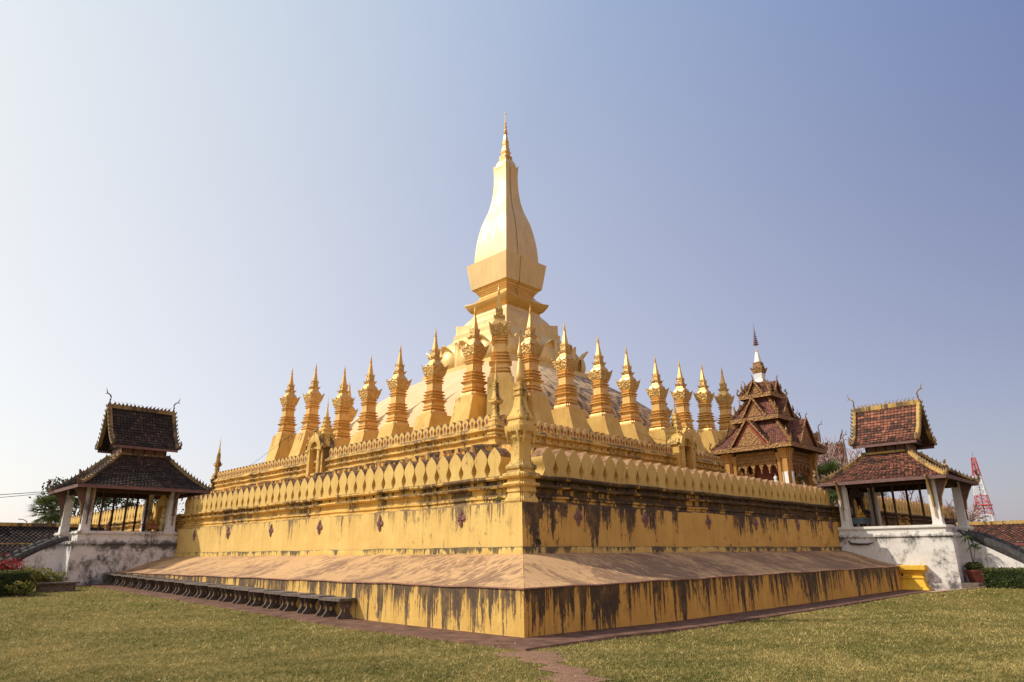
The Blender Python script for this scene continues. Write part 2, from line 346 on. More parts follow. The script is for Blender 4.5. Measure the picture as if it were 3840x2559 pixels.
# ------------------------------------------------------------------ mesh helpers
class MB:
    def __init__(s): s.v = []; s.f = []; s.mi = []; s.tv = []; s.mats = []; s.cur = 0; s.ctv = .5
    def mat(s, m):
        if m not in s.mats: s.mats.append(m)
        s.cur = s.mats.index(m); return s
    def face(s, idx): s.f.append(tuple(idx)); s.mi.append(s.cur); s.tv.append(s.ctv)
    def poly(s, pts):
        i = len(s.v); s.v += [tuple(p) for p in pts]; s.face(range(i, i+len(pts)))
    def grid(s, rows, closed=False):
        i = len(s.v); n = len(rows[0])
        for r in rows: s.v += [tuple(p) for p in r]
        for a in range(len(rows)-1):
            for b in range(n if closed else n-1):
                c = (b+1) % n
                s.face((i+a*n+b, i+a*n+c, i+(a+1)*n+c, i+(a+1)*n+b))
        return i
    def ring_stack(s, rings, cap0=True, cap1=True):
        i = s.grid(rings, True); n = len(rings[0])
        if cap0: s.face(range(i+n-1, i-1, -1))
        if cap1: k = i+(len(rings)-1)*n; s.face(range(k, k+n))
    def box(s, x0, x1, y0, y1, z0, z1):
        s.ring_stack([[(x0, y0, z), (x1, y0, z), (x1, y1, z), (x0, y1, z)] for z in (z0, z1)])
    def sq(s, prof, c=(0, 0), notch=0, nper=1, cap0=True, cap1=True, ratio=1.0):
        """square lathe; prof = (half, z[, corner lift]); notch = redented corners"""
        rings = []
        for p in prof:
            h, z = p[0], p[1]; lift = p[2] if len(p) > 2 else 0
            if notch:
                a, b = h*(1-notch), h*(1-notch*.5)
                q = [(-a, -h), (a, -h), (a, -b), (b, -b), (b, -a), (h, -a), (h, a), (b, a), (b, b), (a, b), (a, h), (-a, h), (-a, b), (-b, b), (-b, a), (-h, a), (-h, -a), (-b, -a), (-b, -b), (-a, -b)]
                rings.append([(c[0]+x, c[1]+y*ratio, z) for x, y in q])
            else:
                r = []
                for k in range(4):
                    for j in range(nper):
                        t = -1+2*j/nper
                        x, y = [(t, -1), (1, t), (-t, 1), (-1, -t)][k]
                        r.append((c[0]+x*h, c[1]+y*h*ratio, z+lift*abs(t)**3))
                rings.append(r)
        s.ring_stack(rings, cap0, cap1)
    def lathe(s, prof, c=(0, 0), n=12, cap0=True, cap1=True):
        s.ring_stack([[(c[0]+r*math.cos(2*PI*k/n), c[1]+r*math.sin(2*PI*k/n), z) for k in range(n)] for r, z in prof], cap0, cap1)
    def tube(s, pts, rad, n=6, cap=True):
        pts = [Vector(p) for p in pts]
        if isinstance(rad, (int, float)): rad = [rad]*len(pts)
        rings = []
        for i, p in enumerate(pts):
            d = (pts[min(i+1, len(pts)-1)]-pts[max(i-1, 0)]).normalized()
            a = d.cross(Vector((0, 0, 1)))
            if a.length < .05: a = d.cross(Vector((1, 0, 0)))
            a.normalize(); b = d.cross(a)
            rings.append([p+rad[i]*(math.cos(2*PI*k/n)*a+math.sin(2*PI*k/n)*b) for k in range(n)])
        s.ring_stack(rings, cap, cap)
    def prism(s, pts2, d, ax='y', at=0):
        """outline in (u, z) extruded along ax from at to at+d"""
        f = (lambda u, z, k: (u, k, z)) if ax == 'y' else (lambda u, z, k: (k, u, z))
        s.ring_stack([[f(u, z, k) for u, z in pts2] for k in (at, at+d)])
    def xf(s, fn, start=0):
        for i in range(start, len(s.v)): s.v[i] = tuple(fn(*s.v[i]))
    def leaf(s, p, size, tv, nrm=None):
        n = nrm or Vector((random.gauss(0, 1), random.gauss(0, 1), random.gauss(0, 1)+.4)).normalized()
        a = n.orthogonal().normalized(); a.rotate(Matrix.Rotation(random.uniform(0, 6.28), 3, n)); b = n.cross(a)
        s.ctv = tv; L = size*random.uniform(.7, 1.3)
        s.poly([p-a*L, p+b*L*.45, p+a*L, p-b*L*.45])
    def mesh(s, name, angle=35):
        me = bpy.data.meshes.new(name); me.from_pydata(s.v, [], s.f); 
        for m in s.mats: me.materials.append(m)
        me.polygons.foreach_set('material_index', s.mi)
        if angle:
            me.polygons.foreach_set('use_smooth', [True]*len(s.f))
            me.set_sharp_from_angle(angle=R(angle))
        if len(set(s.tv)) > 1:
            at = me.attributes.new('tv', 'FLOAT', 'FACE'); at.data.foreach_set('value', s.tv)
        me.update(); return me
    def obj(s, name, parent=None, angle=35, me=None):
        o = bpy.data.objects.new(name, me or s.mesh(name, angle)); C.objects.link(o)
        if parent:
            o.parent = parent
        return o

def mb(m):
    b = MB(); b.mat(M[m]); return b
def tag(o, label, cat, group=None, kind=None):
    if label: o['label'] = label
    if cat: o['category'] = cat
    if group: o['group'] = group
    if kind: o['kind'] = kind
    return o
def thing(name, label, cat, loc=(0, 0, 0), rz=0, group=None):
    o = bpy.data.objects.new(name, None); C.objects.link(o); o.location = loc; o.rotation_euler = (0, 0, rz)
    o.empty_display_size = .3
    return tag(o, label, cat, group)
def dup(o, parent=None):
    c = o.copy(); C.objects.link(c)
    if parent is not None: c.parent = parent
    for ch in list(o.children): dup(ch, c)
    return c
ORD = ['first', 'second', 'third', 'fourth', 'fifth', 'sixth', 'seventh', 'eighth', 'ninth', 'tenth', 'eleventh', 'twelfth', 'thirteenth', 'fourteenth', 'fifteenth', 'sixteenth', 'seventeenth', 'eighteenth', 'nineteenth', 'twentieth']

# ------------------------------------------------------------------ ground
def S01(t): t = min(1, max(0, t)); return t*t*(3-2*t)
def gz(x, y):
    a = .019*min(max(y-max(x, 0)*1.0-4.5, 0), 24)
    b = -.07*S01((x-y-1)/5)*(1-.4*S01((x-12)/12))
    return a+b+.24*S01((x-14)/8)*S01((-y-1.0)/2.5)
LP = (2.5, 2.45)      # outer wall corner
YE, XE = 50.0, 48.0   # wall ends
g = mb('lawn')
cs = sorted(set([-2500, -900, -400, -200, -120, -80, -60]+list(np.arange(-45, 60, 1.5))+[70, 90, 120, 200, 400, 900, 2500]))
g.grid([[(x, y, gz(x, y)-.005 if max(abs(x), abs(y)) < 100 else gz(x, y)) for x in cs] for y in cs])
tag(g.obj('lawn', None, 30), None, None, None, 'structure')
p = mb('pave')
prs = []
for o, dz in ((1.12, -.03), (1.10, .035), (-.3, .04)):
    r = [(-o, y, gz(-.5, y)+dz) for y in np.linspace(27, -o, 30)]+[(x, -o, gz(x, -.5)+dz) for x in np.linspace(-o, 23.6, 30)][1:]
    r = [(x+random.gauss(0, .012)*(o > 1), y+random.gauss(0, .012)*(o > 1), z) for x, y, z in r]
    prs.append(r)
p.grid(prs)
tag(p.obj('path', None, 30), None, None, None, 'structure')
d = mb('dirt')
pts = []
for k in range(90):
    t = k/89; c = Vector((-1.22, -1.25, 0)).lerp(Vector((-4.3, -5.6, 0)), t); nv = Vector((.75, -.66, 0))
    c += nv*(.16*math.sin(t*4))
    wa = (.28+.12*math.sin(k*.49)+.09*math.sin(k*.17)+random.gauss(0, .05))*(1 if t > .10 else 1.6)
    wb_ = (.28+.12*math.sin(k*.41+2)+.09*math.sin(k*.21)+random.gauss(0, .05))*(1 if t > .10 else 1.6)
    pts.append([(*(c+nv*s_)[:2], gz(c.x, c.y)+.012*(1-q*q)+.002+random.uniform(0, .012)*(1-q*q)) for q, s_ in ((-1, -wa), (-.6, -wa*.6), (-.2, -wa*.2), (.2, wb_*.2), (.6, wb_*.6), (1, wb_))])
d.grid(pts)
tag(d.obj('dirt_path', None), None, None, None, 'structure')

def in_dirt(x, y):
    t = ((x+1.22)*-3.08+(y+1.25)*-4.35)/(3.08**2+4.35**2)
    if t < -.12 or t > 1.05: return False
    c = (-1.22-3.08*t+.75*.16*math.sin(t*4), -1.25-4.35*t-.66*.16*math.sin(t*4))
    return abs((x-c[0])*.75-(y-c[1])*.66) < .27+.10*math.sin(t*23)+random.gauss(0, .08)
def grass():
    V = []; F = []; T = []
    def zone(n, d0, d1, h, wd, cell):
        k = 0
        dd = np.sqrt(rng.uniform(d0*d0, d1*d1, n)); la = rng.uniform(-.80, .80, n)
        X = CX+dd*(math.cos(YAW)+la*math.sin(YAW)); Y = CY+dd*(math.sin(YAW)-la*math.cos(YAW))
        for x, y in zip(X, Y):
            wob = .05*math.sin(x*5+y*3)+.04*math.sin(x*13-y*11)
            if x > -1.03+wob+random.gauss(0, .05) and y > -1.03+wob+random.gauss(0, .05): continue
            if y > 25 and x > -9.5: continue
            if x > 22.5 and y > -6: continue
            if in_dirt(x, y) and random.random() < .86: continue
            z = gz(x, y)-.01; a = random.uniform(0, PI); hh = h*random.uniform(.5, 1.25); ww = wd*random.uniform(.6, 1.3)
            lx, ly = random.gauss(0, .75)*hh, random.gauss(0, .75)*hh
            i = len(V); cx, cy = math.cos(a)*ww, math.sin(a)*ww
            V.append((x-cx, y-cy, z)); V.append((x+cx, y+cy, z)); V.append((x+lx, y+ly, z+hh))
            F.append((i, i+1, i+2))
            pn = math.sin(x*.9+1.3*math.sin(y*.7))*math.sin(y*1.1+x*.31)*.5+.5
            pm = math.sin(x*2.3+2*math.sin(y*1.9))*math.sin(y*2.7+1.1*math.sin(x*1.3)); hc = math.sin(math.floor(x/cell)*12.9898+math.floor(y/cell)*78.233)*43758.5453; hc -= math.floor(hc); T.append(min(1, max(0, .30*random.betavariate(1.3, 2.2)+.62*hc**1.5+.26*(pn-.5)+.16*pm+.06)))
    zone(190000, 6.5, 13, .036, .0065, .055)
    zone(120000, 13, 22, .042, .010, .09)
    zone(50000, 22, 36, .05, .018, .16)
    me = bpy.data.meshes.new('grass'); me.from_pydata(V, [], F); me.materials.append(M['blade'])
    at = me.attributes.new('tv', 'FLOAT', 'FACE'); at.data.foreach_set('value', T)
    o = bpy.data.objects.new('grass', me); C.objects.link(o)
    tag(o, 'short olive green and straw coloured lawn grass in front of the stepped stupa', 'grass', None, 'stuff')
grass()
lb = mb('soil')
fl = m_leaf('dry_leaf', (.16, .075, .03), (.42, .30, .16), .1); lb = MB(); lb.mat(fl)
for _ in range(420):
    dd = math.sqrt(random.uniform(49, 700)); la = random.uniform(-.78, .78)
    x = CX+dd*(math.cos(YAW)+la*math.sin(YAW)); y = CY+dd*(math.sin(YAW)-la*math.cos(YAW))
    if (x > -.05 and y > -.05) or y > 25 or x > 22: continue
    lb.leaf(Vector((x, y, gz(x, y)+.045)), .035, random.random(), Vector((random.gauss(0, .35), random.gauss(0, .35), 1)).normalized())
tag(lb.obj('fallen_leaves', None, 0), 'scattered dry leaves lying on the lawn and paving', 'leaves', None, 'stuff')

# ------------------------------------------------------------------ lower terrace (plinth + sloping apron)
def run(b, side, prof, corner, end, cap=False):
    """prof: (offset outward, z[, inner 0/1]); swept along one face, mitred at the corner"""
    rows = []
    c1 = corner[1] if side == 'L' else corner[0]
    n = 90
    for o, z in prof:
        r = []
        for k in range(n+1):
            q = c1-o+(end-c1+o)*(k/n)**1.25; d = min(1, max(0, q-c1)/2.0)
            dz = d*(.009*math.sin(1.7*q)+.006*math.sin(4.3*q+1)); do = d*(.006*math.sin(2.3*q+2)+.004*math.sin(6.1*q))
            r.append((corner[0]-o-do, q, z+dz) if side == 'L' else (q, corner[1]-o-do, z+dz))
        rows.append(r[::-1] if side == 'L' else r)
    b.grid(rows)
plt = thing('lower_terrace', 'low mould streaked yellow plinth with a sloping pinkish apron, round the monument', 'terrace', (0, 0, 0))
for side, end in (('L', YE), ('R', XE)):
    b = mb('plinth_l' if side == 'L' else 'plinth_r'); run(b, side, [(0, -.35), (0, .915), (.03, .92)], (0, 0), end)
    b.mat(M['edge']); run(b, side, [(.03, .92), (.035, .945), (.0, .947)], (0, 0), end)
    b.obj('plinth_wall', plt)
    b = mb('apron'); rows = []
    for k in range(13):
        t = k/12; z = .947+.651*(.45*t+.55*(t*t*(3-2*t))); ox, oy = 2.5*t, 2.45*t
        n = 90
        wv = lambda q, c0: (min(1, max(0, q-c0)/2.0))*(.009*math.sin(1.7*q)+.006*math.sin(4.3*q+1)+.03*math.sin(PI*t)*math.sin(.9*q)*math.sin(2.1*q))
        if side == 'L': rows.append([(ox, oy+(end-oy)*(j/n)**1.3, z+wv(oy+(end-oy)*(j/n)**1.3, oy)) for j in range(n, -1, -1)])
        else: rows.append([(ox+(end-ox)*(j/n)**1.3, oy, z+wv(ox+(end-ox)*(j/n)**1.3, ox)) for j in range(n+1)])
    b.grid(rows); b.obj('apron', plt, 50)
b = mb('corn_l')
b.tube([(.02, .02, .95), (.6, .588, 1.05), (1.25, 1.225, 1.275), (2.0, 1.96, 1.5), (2.48, 2.43, 1.6)], .012, 4); b.obj('hip_seam', plt)

# ------------------------------------------------------------------ outer walls
def merlon_outline(wd, h, n=9):
    hw = [(0, .455), (.07, .43), (.15, .36), (.22, .305), (.29, .30), (.38, .365), (.48, .445), (.57, .478), (.66, .46), (.76, .385), (.86, .25), (.94, .11), (1, 0)]
    return [(a*wd, t*h) for t, a in hw]+[(-a*wd, t*h) for t, a in reversed(hw[:-1])]
def merlon_mesh(wd, h, depth, inlay):
    mm = M['merlon_small'] if inlay else M['merlon']
    b = MB(); b.mat(mm); ol = merlon_outline(wd, h); n = len(ol)
    i = len(b.v)
    for y in (0, depth): b.v += [(x, y, z) for x, z in ol]
    b.face(range(i, i+n)); b.face(range(i+2*n-1, i+n-1, -1))
    for k in range(n):
        c = (k+1) % n
        top = ol[k][1] > .58*h and ol[c][1] > .58*h
        b.mat(M['merlon_top'] if top else mm)
        b.face((i+k, i+n+k, i+n+c, i+c))
    if inlay:
        b.mat(M['pink'])
        b.prism([(-.07, .06), (.07, .06), (.055, .13), (.075, .22), (.06, .33), (0, .37), (-.06, .33), (-.075, .22), (-.055, .13)], .02, 'y', -.012)
        b.mat(M['wine']); b.prism([(-.028, .15), (.028, .15), (.04, .31), (-.04, .31)], .02, 'y', -.016)
    return b.mesh('merlon', 30)
MER1 = merlon_mesh(.556, .837, .45, False)
MER2 = merlon_mesh(.445, .55, .26, True)
def boss_mesh():
    b = mb('boss')
    for k in range(4):
        a = k*PI/2; L = .17 if k % 2 else .25; fw = 1.45 if k % 2 else 1.1
        s0 = len(b.v); rows = []
        for t, wd, hh in ((0, .035, .03), (.3, .075, .055), (.6, .07, .045), (.85, .035, .025), (1, .004, .01)):
            wd *= fw; rows.append([(-wd, .0, .04+t*L), (-wd*.5, -hh, .04+t*L), (0, -hh*.7, .04+t*L), (wd*.5, -hh, .04+t*L), (wd, 0, .04+t*L)])
        b.grid(rows)
        ca, sa = math.cos(a), math.sin(a)
        b.xf(lambda x, y, z: (x*ca+z*sa, y, -x*sa+z*ca), s0)
    s0 = len(b.v)
    b.lathe([(.055, 0), (.055, .05), (.03, .06)], n=10); b.mat(M['hole']); b.lathe([(.03, .058), (.026, .064)], n=8)
    b.xf(lambda x, y, z: (x, -z, y), s0)
    return b.mesh('flower_boss')
BOSS = boss_mesh()
WALLP = [(0, 1.6), (0, 2.855), (-.02, 2.875), (-.24, 2.93), (-.25, 3.0), (-.20, 3.02), (-.20, 3.07), (-.27, 3.12), (-.29, 3.2), (-.27, 3.265)]
CORN = [(-.27, 3.265), (-.13, 3.28), (-.10, 3.32), (-.13, 3.36), (-.24, 3.37), (-.25, 3.48), (-.10, 3.49), (-.06, 3.53), (-.06, 3.575), (-.10, 3.60), (-.9, 3.605)]
KERB = [(.055, 1.56), (.055, 1.745), (.045, 1.76), (0.0, 1.763)]
def outer_wall(side, label):
    th = thing('perimeter_wall', label, 'wall', (LP[0], LP[1], 1.6))
    inv = Matrix.Translation(-th.location)
    def P(o): o.parent = th; o.matrix_parent_inverse = inv; return o
    end = YE if side == 'L' else XE
    sfx = '_l' if side == 'L' else '_r'
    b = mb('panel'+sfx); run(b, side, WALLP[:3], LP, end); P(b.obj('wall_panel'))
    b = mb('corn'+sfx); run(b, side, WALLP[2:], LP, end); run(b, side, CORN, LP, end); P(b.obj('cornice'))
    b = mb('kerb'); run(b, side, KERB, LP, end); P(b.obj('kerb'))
    # drain slots under the coping
    b = mb('hole'); s0 = 3.72 if side == 'L' else 3.80; dl = .5554 if side == 'L' else .559
    k = 0
    pts = []
    y = s0
    c = (28.0 if side == 'L' else 25.8)
    while y < end-1:
        if y < LP[1]+.7 or (c-2.0 < y < c+2.0): y += dl; continue
        pts.append(y); y += dl
    for y in pts:
        q = y+dl/2; o = .268; s = random.uniform(.8, 1.15)
        prof = [(q-.03*s, 3.475), (q+.03*s, 3.475), (q+.035*s, 3.43), (q, 3.36+.03*random.random()), (q-.035*s, 3.43)]
        if side == 'L': b.prism(prof, .03, 'x', LP[0]+.238)
        else: b.prism(prof, .03, 'y', LP[1]+.238)
    P(b.obj('drain_slots'))
    for y in pts:
        o = bpy.data.objects.new('merlon', MER1); C.objects.link(o); P(o)
        if side == 'L': o.location = (LP[0]+.22, y, 3.592); o.rotation_euler = (random.gauss(0, .006), random.gauss(0, .006), -PI/2+random.gauss(0, .012))
        else: o.location = (y, LP[1]+.22, 3.592); o.rotation_euler = (random.gauss(0, .006), random.gauss(0, .006), random.gauss(0, .012))
        o.scale = (1, 1, random.uniform(.985, 1.015))
    for y in ((4.82, 8.74, 12.47, 16.15, 20.12, 23.86) if side == 'L' else (4.71, 7.92, 11.73, 15.26, 19.06, 22.58)):
        o = bpy.data.objects.new('flower_boss', BOSS); C.objects.link(o); P(o)
        if side == 'L': o.location = (LP[0]-.004, y, 2.54); o.rotation_euler = (0, random.gauss(0, .05), -PI/2)
        else: o.location = (y, LP[1]-.004, 2.54+.006*(y-4)); o.rotation_euler = (0, random.gauss(0, .05), 0)
        o.scale = (.92, 1, .90)
    return th
outer_wall('L', 'sunlit long yellow wall with leaf shaped merlons, left of the front corner pinnacle')
outer_wall('R', 'shaded yellow wall heavily blackened under its cornice, right of the front corner pinnacle')
b = mb('deckc'); b.poly([(3.35, 3.3, 3.58), (XE, 3.3, 3.58), (XE, 10.9, 3.58), (3.35, 10.9, 3.58)]); b.poly([(3.35, 10.9, 3.58), (9.9, 10.9, 3.58), (9.9, YE, 3.58), (3.35, YE, 3.58)])
tag(b.obj('terrace_floor', None, 0), None, None, None, 'structure')

# corner pinnacle on the outer wall
PC = (2.84, 2.80)
th = thing('corner_pinnacle', 'stout square pier with a pointed bulb finial on the front corner of the outer wall', 'pinnacle', (PC[0], PC[1], 2.87))
def child(bb, name, th, ang=35):
    o = bb.obj(name, th, ang); o.matrix_parent_inverse = Matrix.Translation(-th.location); return o
b = mb('pin'); b.sq([(.34, 2.86), (.36, 2.9), (.345, 2.96), (.30, 3.02), (.28, 3.12), (.315, 3.14), (.30, 3.26), (.37, 3.285), (.395, 3.33), (.37, 3.37), (.30, 3.39), (.29, 3.48), (.38, 3.50), (.405, 3.54), (.40, 3.60), (.37, 3.62), (.30, 3.65), (.29, 3.71), (.33, 3.74), (.335, 3.80), (.30, 3.85), (.26, 3.88), (.245, 3.93)], PC, .22); child(b, 'base', th)
b = mb('pin'); b.sq([(.235, 3.93), (.225, 4.0), (.225, 4.45), (.25, 4.50), (.29, 4.56), (.245, 4.60), (.25, 4.66), (.30, 4.72)], PC, .3); child(b, 'shaft', th)
b = mb('pin'); b.sq([(.32, 4.72), (.335, 4.75), (.335, 4.88), (.28, 4.90), (.26, 4.98), (.25, 5.04), (.28, 5.06), (.29, 5.10), (.27, 5.16)], PC, .16)
child(b, 'abacus', th)
b = mb('pin'); b.sq([(.245, 5.16), (.23, 5.21), (.19, 5.30), (.155, 5.42), (.13, 5.58), (.115, 5.72), (.15, 5.74), (.155, 5.79), (.115, 5.82), (.11, 5.87), (.145, 5.89), (.15, 5.95), (.11, 5.98), (.11, 6.01), (.135, 6.05), (.14, 6.09), (.10, 6.11)], PC, .12); child(b, 'bell', th)
b = mb('gold'); b.lathe([(.06, 6.10), (.11, 6.17), (.125, 6.26), (.12, 6.36), (.095, 6.5), (.07, 6.66), (.05, 6.80), (.075, 6.83), (.05, 6.86), (.065, 6.88), (.078, 6.93), (.07, 7.0), (.04, 7.15), (.015, 7.3), (.006, 7.47)], PC, 14); child(b, 'finial', th)
for sx, sy in ((-1, 0), (0, -1)):
    for t in (-.20, .20):
        b = mb('pin')
        c = (PC[0]+sx*.27+(t if sx == 0 else 0), PC[1]+sy*.27+(t if sy == 0 else 0))
        b.tube([(c[0], c[1], 4.40), (c[0]+sx*.04, c[1]+sy*.04, 4.55), (c[0]+sx*.07, c[1]+sy*.07, 4.7), (c[0]+sx*.05, c[1]+sy*.05, 4.80)], [.02, .04, .045, .01], 5); child(b, 'bracket_leaf', th)

# ------------------------------------------------------------------ second terrace
T2 = (10.0, 11.3); Y2E, X2E = 41.6, 41.8
T2P = [(0, 4.3), (.35, 4.6), (.02, 5.6), (0, 6.05), (.10, 6.07), (.14, 6.13), (.10, 6.19), (-.02, 6.21), (-.02, 6.40), (.08, 6.42), (.12, 6.47), (.08, 6.53), (-.01, 6.55), (-.01, 6.70), (.10, 6.73), (.16, 6.78), (.16, 6.84), (.10, 6.88), (.06, 6.955), (-.6, 6.96)]
def shell_mesh(wd, h):
    b = mb('shell'); rows = []
    for k in range(7):
        t = k/6; y = -1.15+1.05*t
        hh = (h-4.45)*(.90+.10*math.sin(t*PI*.5)); w2 = wd*.5*(.9+.1*t)
        rows.append([(w2*math.cos(a), y-.10*math.sin(a)*(1-t), 4.45+hh*(abs(math.sin(a))**.7)) for a in np.linspace(0, PI, 13)])
    i = b.grid(rows); b.face(range(i, i+13))
    return b.mesh('petal_buttress', 50)
SH = [shell_mesh(.62, 6.06), shell_mesh(.52, 5.93)]
def upper_wall(side, label):
    th = thing('upper_terrace_wall', label, 'wall', (T2[0], T2[1], 4.3))
    inv = Matrix.Translation(-th.location)
    def P(o): o.parent = th; o.matrix_parent_inverse = inv; return o
    end = Y2E if side == 'L' else X2E
    b = mb('tier'); run(b, side, T2P[:4], T2, end); P(b.obj('wall_face'))
    b = mb('tier'); run(b, side, T2P[3:], T2, end); P(b.obj('cornice'))
    nc = 26.4 if side == 'L' else 25.2
    dl = .4885 if side == 'L' else .477
    y = (T2[1] if side == 'L' else T2[0])+.55; ys = []
    while y < end-.5:
        if abs(y-nc) > .95: ys.append(y)
        y += dl
    b = mb('hole')
    for y in ys:
        q = y+dl/2
        if side == 'L': b.box(T2[0]-.003, T2[0]+.05, q-.03, q+.03, 6.585, 6.665)
        else: b.box(q-.03, q+.03, T2[1]-.003, T2[1]+.05, 6.585, 6.665)
    P(b.obj('drain_slots'))
    for y in ys:
        o = bpy.data.objects.new('merlon', MER2); C.objects.link(o); P(o)
        if side == 'L': o.location = (T2[0]-.02, y, 6.957); o.rotation_euler = (0, 0, -PI/2)
        else: o.location = (y, T2[1]-.02, 6.957)
    y = (T2[1] if side == 'L' else T2[0])+.1; k = 0
    while y < end-.5 and k < 98:
        if abs(y-nc) > 1.0:
            o = bpy.data.objects.new('petal_buttress', SH[k % 2]); C.objects.link(o); P(o)
            if side == 'L': o.location = (T2[0]-.05-.04*(k % 2), y, 0); o.rotation_euler = (0, 0, -PI/2)
            else: o.location = (y, T2[1]-.05-.04*(k % 2), 0)
            o.scale = (1.0, 1.0, random.uniform(.99, 1.01))
        y += .50; k += 1
    return th
upper_wall('L', 'sunlit upper terrace wall with small pink windowed merlons, left of the slim pinnacle')
upper_wall('R', 'shaded upper terrace wall with small pink windowed merlons, right of the slim pinnacle')
b = mb('deckc'); b.poly([(10.5, 11.8, 6.5), (X2E, 11.8, 6.5), (X2E, Y2E, 6.5), (10.5, Y2E, 6.5)])
tag(b.obj('terrace_floor', None, 0), None, None, None, 'structure')

def slim_pinnacle(c, label, z0=6.0):
    th = thing('slim_pinnacle', label, 'pinnacle', (c[0], c[1], z0), 0, 'slim pinnacles on the upper terrace corners')
    b = mb('pin'); b.sq([(.26, 6.02), (.30, 6.1), (.30, 6.2), (.26, 6.22), (.26, 6.55), (.31, 6.6), (.31, 6.68), (.27, 6.7), (.27, 6.9), (.33, 6.95), (.33, 7.02), (.27, 7.05), (.26, 7.15), (.29, 7.2), (.24, 7.28), (.20, 7.34), (.22, 7.38), (.17, 7.45)], c, .2); child(b, 'base', th)
    b = mb('pin'); b.sq([(.14, 7.45), (.13, 7.5), (.13, 7.7), (.16, 7.74), (.13, 7.78), (.13, 7.92), (.17, 7.97)], c, .3); child(b, 'shaft', th)
    b = mb('pin'); b.sq([(.19, 7.97, .02), (.24, 8.03, .06), (.24, 8.09, .10), (.18, 8.10), (.16, 8.14), (.19, 8.18), (.19, 8.22), (.155, 8.25)], c, 0, 4); child(b, 'capital', th)
    b = mb('pin'); b.sq([(.15, 8.25), (.135, 8.32), (.115, 8.48), (.105, 8.62), (.125, 8.64), (.125, 8.69), (.09, 8.71), (.09, 8.74), (.115, 8.76), (.115, 8.81), (.08, 8.83), (.08, 8.86), (.10, 8.88), (.10, 8.93), (.07, 8.95)], c, .15); child(b, 'bell', th)
    b = mb('gold'); b.lathe([(.05, 8.94), (.07, 9.0), (.085, 9.07), (.08, 9.15), (.055, 9.3), (.035, 9.44), (.05, 9.48), (.03, 9.52), (.04, 9.55), (.035, 9.65), (.02, 9.8), (.006, 10.02), (.003, 10.25)], c, 10); child(b, 'finial', th)
    return th
slim_pinnacle((T2[0]+.24, T2[1]+.24), 'slim gold tipped pinnacle just behind the stout corner pinnacle of the outer wall')
slim_pinnacle((T2[0]+.15, Y2E-.1), 'slim gold pinnacle alone against the sky, beside the left pavilion roof')

def niche(loc, rz, label):
    th = thing('niche_shrine', label, 'shrine', loc, rz, 'arched niche shrines on the upper terrace')
    b = mb('tier')                                                   # local: front face towards -y at y=0, base z=0 (world 6.0)
    hw, oz, ot = .42, .15, 1.95
    b.box(-.88, -hw, 0, 1.0, 0, 1.55); b.box(hw, .88, 0, 1.0, 0, 1.55); b.box(-hw, hw, .38, 1.0, 0, 2.3); b.box(-hw, hw, 0, .38, 0, .15)
    b.sq([(.95, 1.52), (1.0, 1.58), (1.0, 1.64), (.93, 1.66)], (0, .5), 0, 1, True, True, .56)
    b.obj('body', th)
    b = mb('shell'); b.poly([(-hw, .375, .15), (hw, .375, .15), (hw, .375, 1.9), (-hw, .375, 1.9)]); b.obj('recess_panel', th)
    b = mb('pin')
    inner = [(hw*math.cos(a), 1.45+.52*math.sin(a)**.8) for a in np.linspace(0, PI, 13)]
    outer = [(.78*math.cos(a)*(1-.15*math.sin(a)), 1.45+(1.0+.18*(abs(a-PI/2) < .2))*math.sin(a)) for a in np.linspace(0, PI, 13)]
    for d0, d1, k in ((-.10, .36, 1.0),):
        rows = []
        for (xi, zi), (xo, zo) in zip(inner, outer): rows.append([(xi, d1, zi), (xi, d0, zi), ((xi+xo)/2, d0-.06, (zi+zo)/2), (xo, d0, zo), (xo, d1+.5, zo)])
        b.grid(rows)
    b.box(-.66, -hw, -.10, -.004, .1, 1.46); b.box(hw, .66, -.10, -.004, .1, 1.46)
    for s in (-1, 1):
        b.tube([(s*.72, -.06, 1.42), (s*.9, -.06, 1.5), (s*.98, -.06, 1.66), (s*.88, -.06, 1.82), (s*.97, -.06, 1.95)], [.09, .09, .08, .06, .015], 6)
        b.tube([(s*.55, -.08, 2.15), (s*.68, -.08, 2.3), (s*.6, -.08, 2.48)], [.07, .06, .01], 5)
    b.tube([(0, -.08, 2.35), (0, -.1, 2.6), (0, -.04, 2.85)], [.10, .08, .01], 6)
    b.obj('arch', th)
    b = mb('pin')
    b.sq([(.52, 1.62), (.5, 2.2), (.42, 2.3), (.46, 2.36), (.46, 2.44), (.34, 2.5), (.30, 2.62), (.34, 2.68), (.34, 2.74), (.25, 2.8), (.23, 2.9), (.27, 2.95), (.27, 3.01), (.19, 3.06), (.18, 3.16), (.22, 3.2), (.22, 3.26), (.15, 3.31), (.14, 3.42), (.17, 3.46), (.17, 3.5), (.115, 3.54)], (0, .62), .16); b.obj('stepped_roof', th)
    b = mb('gold'); b.lathe([(.09, 3.53), (.10, 3.6), (.085, 3.75), (.05, 3.95), (.035, 4.1), (.055, 4.14), (.035, 4.18), (.045, 4.24), (.02, 4.4), (.005, 4.75)], (0, .62), 10); b.obj('finial', th)
    return th
niche((9.72, 26.4, 6.0), -PI/2, 'arched ochre niche with stepped spire on the sunlit left upper wall')
niche((25.2, 10.98, 6.0), 0, 'arched ochre niche with stepped spire on the shaded right upper wall')

